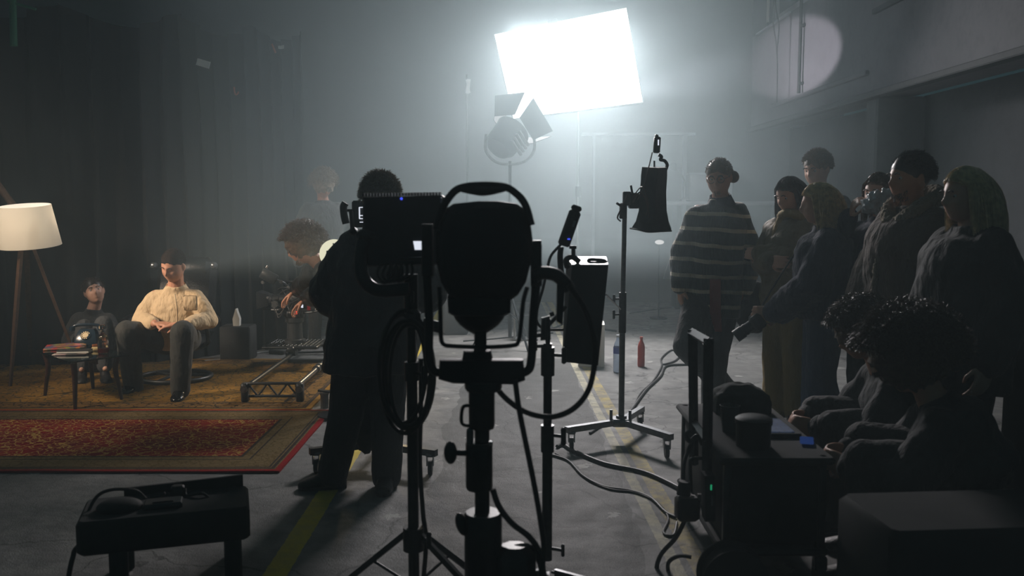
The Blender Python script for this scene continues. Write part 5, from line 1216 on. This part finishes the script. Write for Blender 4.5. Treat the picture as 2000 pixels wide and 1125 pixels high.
obj('loop_handle', MB().tube([P(918, 792, YS - .02), P(904, 796, YS - .02), P(902, 826, YS - .02), P(918, 832, YS - .02)], .006, 8), M['black'], t)
obj('knob', MB().cyl(P(912, 885, YS - .02), P(892, 884, YS - .02), .010).ell(P(880, 884, YS - .02), (.022, .022, .038)), M['black'], t)
obj('knob', MB().cyl(P(925, 1030, YS - .02), P(910, 1025, YS - .02), .010).ell(P(902, 1024, YS - .02), (.020, .022, .040), Matrix.Rotation(-.3, 3, 'Y')), M['black'], t)
obj('pin', MB().cyl(P(918, 868, YS - .04), P(918, 842, YS - .04), .012).ell(P(918, 842, YS - .04), .012), M['steel'], t); obj('pin', MB().cyl(P(958, 870, YS - .04), P(958, 862, YS - .04), .007), M['chrome'], t)
obj('winch_housing', MB().box(P(1005, 1110, YS), (.14, .12, .16), None, .03).tube([P(1000, 1072, YS), P(1030, 1068, YS), P(1052, 1090, YS), P(1062, 1125, YS)], .012), M['black'], t)
for a in (.5, 2.6, 4.7): obj('leg', MB().cyl((xs, YS, .30), (xs + .6 * math.cos(a), YS + .6 * math.sin(a), .02), .016), M['black'], t)

# ------------------------------------------------------------------ steel stand with the slab light
YC = 3.65; cx_ = P(1069, 900, YC).x
t = tripod_stand('century_stand', 'dark grey steel stand holding the slab light', cx_, YC, [('lower_tube', .10, .64, .021), ('middle_tube', .62, 1.0, .0175), ('collar', .555, .665, .027), ('upper_tube', .98, 1.10, .010), ('grip_head', .87, .985, .028)], .05, (-1.57, -.35, -2.8), [(.625, .9, -.4, .020, .05), (.955, .9, -.4, .018, .05), (.15, .9, -.4, .014, .05), (.99, -.9, -.2, .010, .03)], 'dsteel', .36)
obj('clamp', MB().slab([(1058, 622), (1074, 618), (1076, 664), (1056, 666)], YC, .05, .01).cyl(P(1074, 615, YC), P(1082, 612, YC), .009).cyl(P(1044, 656, YC), P(1060, 654, YC), .008).ell(P(1042, 656, YC), .014), M['black'], t)
obj('grip_arm', MB().cyl(P(1066, 640, YC), P(1104, 600, YC + .15), .009), M['black'], t)
t = thing('slab_light', 'tall flat black slab light leaning on the steel stand', 'light', P(1140, 712, 3.9))
fr = [P(1117, 521, 3.98), P(1188, 521, 4.0), P(1168, 714, 3.86), P(1099, 707, 3.84)]; bk = [P(1106, 505, 4.22), P(1184, 505, 4.24), P(1164, 700, 4.10), P(1098, 694, 4.08)]
obj('housing', MB().loft([fr, bk]), M['matte'], t, smooth=False)
tp = MB(); tp.loft([[p + V((0, 0, .002)) for p in (fr[0], fr[1], bk[1], bk[0])], [p + V((0, 0, .010)) for p in (fr[0], fr[1], bk[1], bk[0])]]); obj('top_plate', tp, M['dsteel'], t, smooth=False)
obj('handle', MB().tube([P(1150, 513, 4.08), P(1152, 507, 4.08), P(1180, 509, 4.08), P(1184, 516, 4.08)], .008, 8), M['black'], t)
obj('clamp', MB().tube([P(1108, 522, 4.0), P(1106, 508, 4.02), P(1118, 502, 4.02), P(1132, 512, 4.02)], .013, 8).cyl(P(1120, 502, 4.02), P(1120, 484, 4.02), .009).cyl(P(1112, 483, 4.02), P(1126, 483, 4.02), .007), M['black'], t)
q0, q1 = P(1100, 480, 4.0), P(1124, 412, 4.0); dd = (q1 - q0)
t = thing('power_brick', 'slanted battery brick with a blue light above the slab light', 'battery', q0)
Rb = Matrix.Rotation(math.atan2(dd.x, dd.z), 3, 'Y')
obj('casing', MB().box((q0 + q1) / 2, (.052, .05, dd.length), Rb, .008).box(q1 + dd.normalized() * .012, (.045, .04, .025), Rb, .008), M['blackp'], t)
obj('indicator', MB().box(P(1121, 437, 3.97), (.012, .004, .03), Rb), M['white_led'], t) if False else obj('glint_strip', MB().box(P(1121, 437, 3.97), (.010, .006, .028), Rb), M['steel'], t)  # steel strip set in as the white highlight on the casing
obj('status_light', MB().box(P(1111, 467, 3.967), (.012, .004, .005)), M['blue_led'], t)
obj('flexible_hose', MB().tube([P(1096, 482, 4.0), P(1094, 500, 4.0), P(1096, 530, 4.0), P(1103, 556, 4.0)], .013, 12), M['rubber'], t)
tag(obj('cable', MB().tube([P(1095, 478, 4.0), P(1076, 500, 3.98), P(1068, 530, 3.98), P(1060, 565, 3.98), P(1050, 600, 3.98), P(1048, 625, 3.98), P(1062, 642, 3.98), P(1100, 644, 3.9)], .006, 8), M['rubber']), 'thin black cable arcing left from the battery brick', 'cable')
tag(obj('wire', MB().cyl(P(1184, 576, 4.2), P(1212, 604, 5.7), .004), M['steel']), 'thin taut wire between slab light and roller stand', 'wire')

# ------------------------------------------------------------------ lamp that lights the panel, far centre
YH = 9.75; hc = P(996, 262, YH); ht = PANEL_C - hc; ht.normalize(); RHm = frame_to(ht)
t = thing('spot_lamp', 'big barn-door lamp in the haze pointing up at the glowing panel', 'light', hc)
obj('housing', MB().lathe([(0, -.26), (.13, -.24), (.17, -.18), (.18, .0), (.19, .06), (.17, .06), (.16, .0)], hc, RHm, 32), M['matte'], t)
f_ = MB()
for k in range(4): f_.box(hc + RHm @ V((-.185 + 0 * k, -.05, -.02 - k * .05)), (.03, .20, .018), RHm)
obj('cooling_fin', f_, M['steel'], t)
for k, (a, tw) in enumerate(((0, .3), (PI / 2, .5), (PI, .35), (3 * PI / 2, .4))):
    Rk = RHm @ Matrix.Rotation(a, 3, 'Z') @ Matrix.Rotation(tw, 3, 'Y'); c_ = hc + RHm @ V((.19 * math.cos(a), .19 * math.sin(a), .07))
    obj('barn_door', MB().loft([[c_ + Rk @ V((0, -w, z)), c_ + Rk @ V((0, w, z)), c_ + Rk @ V((.006, w, z)), c_ + Rk @ V((.006, -w, z))] for z, w in ((0, .15), (.24, .22))]), M['matte'], t, smooth=False)
obj('yoke', MB().tube([hc + V((-.25, 0, .0)), hc + V((-.25, 0, -.18)), hc + V((-.12, 0, -.30)), hc + V((.12, 0, -.30)), hc + V((.25, 0, -.18)), hc + V((.25, 0, 0))], .016, 10), M['steel'], t)
tripod_stand('light_stand', 'tall thin stand of the barn-door lamp fading into haze', hc.x, YH, [('lower_tube', .1, 1.3, .02), ('upper_tube', 1.2, hc.z - .28, .016)], .55, (1.2, 3.2, 5.2), (), 'dsteel', .4)

# ------------------------------------------------------------------ cart on the right
t = thing('equipment_cart', 'black trolley with tall square push handle at lower right', 'cart', V((1.04, 4.0, 0)))
CZt = .56; obj('top_deck', MB().box((1.05, 4.02, CZt - .015), (.46, .98, .03), None, .01), M['matte'], t); obj('lower_deck', MB().box((1.05, 4.02, .17), (.44, .96, .03), None, .01), M['matte'], t)
for x in (.86, 1.24):
    for y in (3.57, 4.47):
        obj('post', MB().box((x, y, .36), (.03, .03, .40), None, .004), M['black'], t)
        w_ = obj('caster', MB().box((x, y, .12), (.05, .05, .06), None, .006), M['dsteel'], t); obj('wheel', MB().cyl((x - .015, y, .055), (x + .015, y, .055), .055, n=24), M['rubber'], w_)
pa = [P(1382, 880, 3.72), P(1384, 668, 3.72), P(1353, 650, 4.04), P(1356, 862, 4.04)]
h_ = MB()
def sq(a, b_, w=.030):
    d = (b_ - a).normalized(); x = d.orthogonal().normalized(); y = d.cross(x); h_.loft([[q + x * sx * w / 2 + y * sy * w / 2 for sx, sy in ((-1, -1), (1, -1), (1, 1), (-1, 1))] for q in (a - d * w * .5, b_ + d * w * .5)])
pa[0].z = .40; pa[3].z = .40
sq(pa[0], pa[1]); sq(pa[3], pa[2]); sq(pa[1], pa[2]); sq(V((pa[0].x, pa[0].y, .58)), V((pa[3].x, pa[3].y, .58)), .024)
obj('push_handle', h_, M['dsteel'], t, smooth=False)
tag(obj('dark_deck_block', MB().box((1.05, 4.0, .355), (.40, .86, .33), None, .02), M['matte']), 'black block added to darken the lower deck of the cart', 'case')  # added block, closes the open shelf so no bright floor shows through
tag(obj('dark_block', MB().box((1.72, 3.02, .27), (1.10, .40, .54), rotz(.08), .02), M['matte']), 'large black block added to darken the lower right corner', 'case')  # added to hide lit floor and keep this corner black
tag(obj('dark_block', MB().box((2.72, 4.1, .46), (.72, .5, .92), rotz(.1), .02), M['matte']), 'tall black block added to darken the far right edge', 'case')  # added to cover the bright strip of floor at the right
q = P(1424, 866, 3.95); q.z = CZt; tag(obj('paper_cup', MB().lathe([(0, 0), (.030, 0), (.042, .115), (.045, .118), (.042, .12), (.039, .11), (.028, .006), (0, .006)], q, cap=False), mat('grey_cup', (74, 78, 76), .7)), 'pale paper cup on the cart behind the push handle', 'cup')
q = V((1.00, 3.72, CZt)); tag(obj('lens_canister', MB().lathe([(0, 0), (.07, 0), (.072, .09), (.076, .095), (.076, .115), (.06, .125), (0, .125)], q, cap=False), M['blackp']), 'black round canister on the near end of the cart', 'canister')
q = V((1.10, 4.36, CZt)); t = MB(); t.loft([[q + V((x * w, y * w * .7, z)) for x, y in ((-1, -1), (1, -1), (1, 1), (-1, 1))] for w, z in ((.13, 0), (.135, .05), (.12, .09), (.05, .13))]); o = tag(obj('camera_bag', t, M['matte']), 'slumped black bag on the far end of the cart', 'bag'); remesh(o, .008, 2, .02, .06)
M['screen'] = NT('laptop_screen'); n = M['screen']; v = n.n('ShaderNodeTexBrick'); v.inputs['Scale'].default_value = 9; v.inputs['Color1'].default_value = (.02, .05, .14, 1); v.inputs['Color2'].default_value = (.08, .12, .22, 1); v.inputs['Mortar'].default_value = (0, 0, 0, 1); n.l(n.tc.outputs['Object'], v.inputs['Vector']); n.l(v.outputs[0], n.b.inputs['Emission Color']); n.b.inputs['Emission Strength'].default_value = .3; n.b.inputs['Base Color'].default_value = (.01, .01, .01, 1)
q = V((1.16, 3.98, CZt)); t = thing('laptop', 'flat laptop with a dim blue screen on the cart', 'laptop', q)
obj('base', MB().box(q + V((0, 0, .010)), (.16, .28, .018), None, .004), M['blackp'], t); obj('screen', MB().box(q + V((-.01, 0, .0215)), (.13, .24, .003)), M['screen'].m, t)
q = P(1560, 872, 4.02); tag(obj('smartphone', MB().box(V((1.235, 3.76, CZt + .012)), (.055, .10, .008), rotz(-.3), .003), emit('blue_screen', (50, 80, 150), .3)), 'phone with a small blue screen lying at the cart edge', 'phone')
q = V((.81, 3.86, .26)); t = thing('power_box', 'black mains distribution box hanging on the cart side with green light', 'power box', q - V((0, 0, .08)))
qb = P(1342, 992, 3.75); obj('box', MB().box(qb, (.095, .08, .10), rotz(.1), .012), mat('box_black', (34, 36, 38), .45), t); obj('side_box', MB().slab([(1376, 930), (1398, 930), (1398, 1020), (1378, 1020)], 3.62, .08, .005), M['matte'], t)
obj('indicator', MB().box(P(1389, 952, 3.612), (.006, .004, .022)), M['green_led'], t); obj('edge_glint', MB().box(P(1391, 978, 3.612), (.006, .006, .04)), M['steel'], t)  # the steel strip stands in for a vertical highlight below the green light
obj('plug', MB().cyl(P(1337, 940, 3.75), P(1335, 966, 3.75), .024, .030), M['rubber'], t)
obj('hook_frame', MB().tube([P(1350, 960, 3.78), P(1348, 912, 3.78), P(1352, 896, 3.78), P(1388, 896, 3.78)], .008, 8, 3), M['black'], t)
obj('bracket', MB().box(V((.83, 3.75, .33)), (.10, .02, .03)), M['black'], t)
tag(obj('cable', MB().tube([P(1352, 862, 3.9), P(1344, 880, 3.9), P(1336, 905, 3.85), P(1334, 940, 3.78)], .009, 8), M['rubber']), 'black cable dropping from the cart handle to the plug', 'cable')
tag(obj('cable', MB().tube([P(1350, 842, 3.9), P(1340, 850, 3.9), P(1348, 862, 3.9), P(1362, 852, 3.9), P(1372, 868, 3.9)], .011, 8), M['rubber']), 'short cable knotted round the cart handle', 'cable')
tag(obj('cable', MB().tube([P(1338, 1015, 3.74), P(1320, 1050, 3.76), P(1290, 1085, 3.8), P(1285, 1120, 3.8), P(1320, 1150, 3.78)], .010, 8), M['rubber']), 'thick cable curving from the power box down to the floor', 'cable')
tag(obj('cable', MB().tube([P(1350, 1088, 3.74), P(1325, 1086, 3.76), P(1305, 1100, 3.78), P(1308, 1130, 3.78)], .009, 8), M['rubber']), 'short cable loop on the floor below the power box', 'cable')
qd = V((.84, 3.60, .0)); tag(obj('cable_drum', MB().cyl((.86, 3.50, .11), (.86, 3.40, .11), .11, n=32).cyl((.86, 3.51, .11), (.86, 3.50, .11), .13, n=32).cyl((.86, 3.40, .11), (.86, 3.39, .11), .13, n=32), M['matte']), 'black cable reel standing before the cart', 'reel')

# ------------------------------------------------------------------ low box with power gear, bottom left
BY = 3.62; c = P(316, 1050, BY); R = rotz(-.0)
t = thing('equipment_stool', 'low black crate on short legs with power gear, bottom left', 'crate', V((c.x, BY + .1, 0)))
zt = .30; bx = V((c.x, BY + .12, zt)); Rz = rotz(.30)
obj('tray', MB().box(bx + V((-.02, 0, -.06)), (.66, .32, .14), Rz, .015), M['matte'], t)
obj('flap', MB().loft([[bx + Rz @ V((x, .15, z)) for z in (.0, .05 + .03 * x)] + [bx + Rz @ V((x, .165, z)) for z in (.05 + .03 * x, .0)] for x in (-.20, -.05, .1, .29)]), M['matte'], t, smooth=False)
for x, y in ((-.2, -.12), (.24, -.12), (-.2, .12), (.24, .12)): obj('leg', MB().box(V((bx.x, bx.y, .09)) + Rz @ V((x, y, 0)), (.07, .05, .18), Rz, .008), M['matte'], t)
tag(obj('power_adapter', MB().box(bx + Rz @ V((.02, .1, .028)) , (.055, .045, .05), Rz, .008), M['blackp']), 'square black power adapter standing on the low crate', 'adapter')
tag(obj('dimmer_pack', MB().box(bx + Rz @ V((-.03, -.03, .018)), (.15, .09, .030), Rz, .006).box(bx + Rz @ V((-.03, -.05, .035)), (.08, .012, .006), Rz), mat('dark_grey_pack', (52, 54, 56), .4)), 'flat grey dimmer pack on the low crate', 'dimmer')
tag(obj('sack', MB().ell(bx + Rz @ V((-.20, -.02, .02)), (.09, .07, .035), Rz, 20, 12), M['matte']), 'small limp black cloth bundle on the left end of the crate', 'cloth')
tag(obj('cable', MB().tube([bx + Rz @ V((-.26, 0, .02)), P(168, 1020, BY), P(185, 975, BY + .05), P(215, 957, BY + .1), P(265, 958, BY + .15), P(290, 975, BY + .18), bx + Rz @ V((-.03, .08, .03))], .007, 8), M['rubber']), 'black cable arching over the left end of the crate', 'cable')
tag(obj('cable', MB().tube([bx + Rz @ V((.05, .1, .035)), P(365, 968, BY + .2), P(395, 963, BY + .2), P(415, 975, BY + .2), bx + Rz @ V((.22, .1, .01))], .006, 8), M['rubber']), 'black cable bending over the right end of the crate', 'cable')
tag(obj('cable', MB().tube([bx + Rz @ V((-.15, .04, .02)), P(160, 1060, BY - .02), P(142, 1090, BY - .05), P(132, 1140, BY - .08), P(128, 1170, BY - .1)], .010, 8), M['rubber']), 'thick cable falling off the left side of the crate to the floor', 'cable')
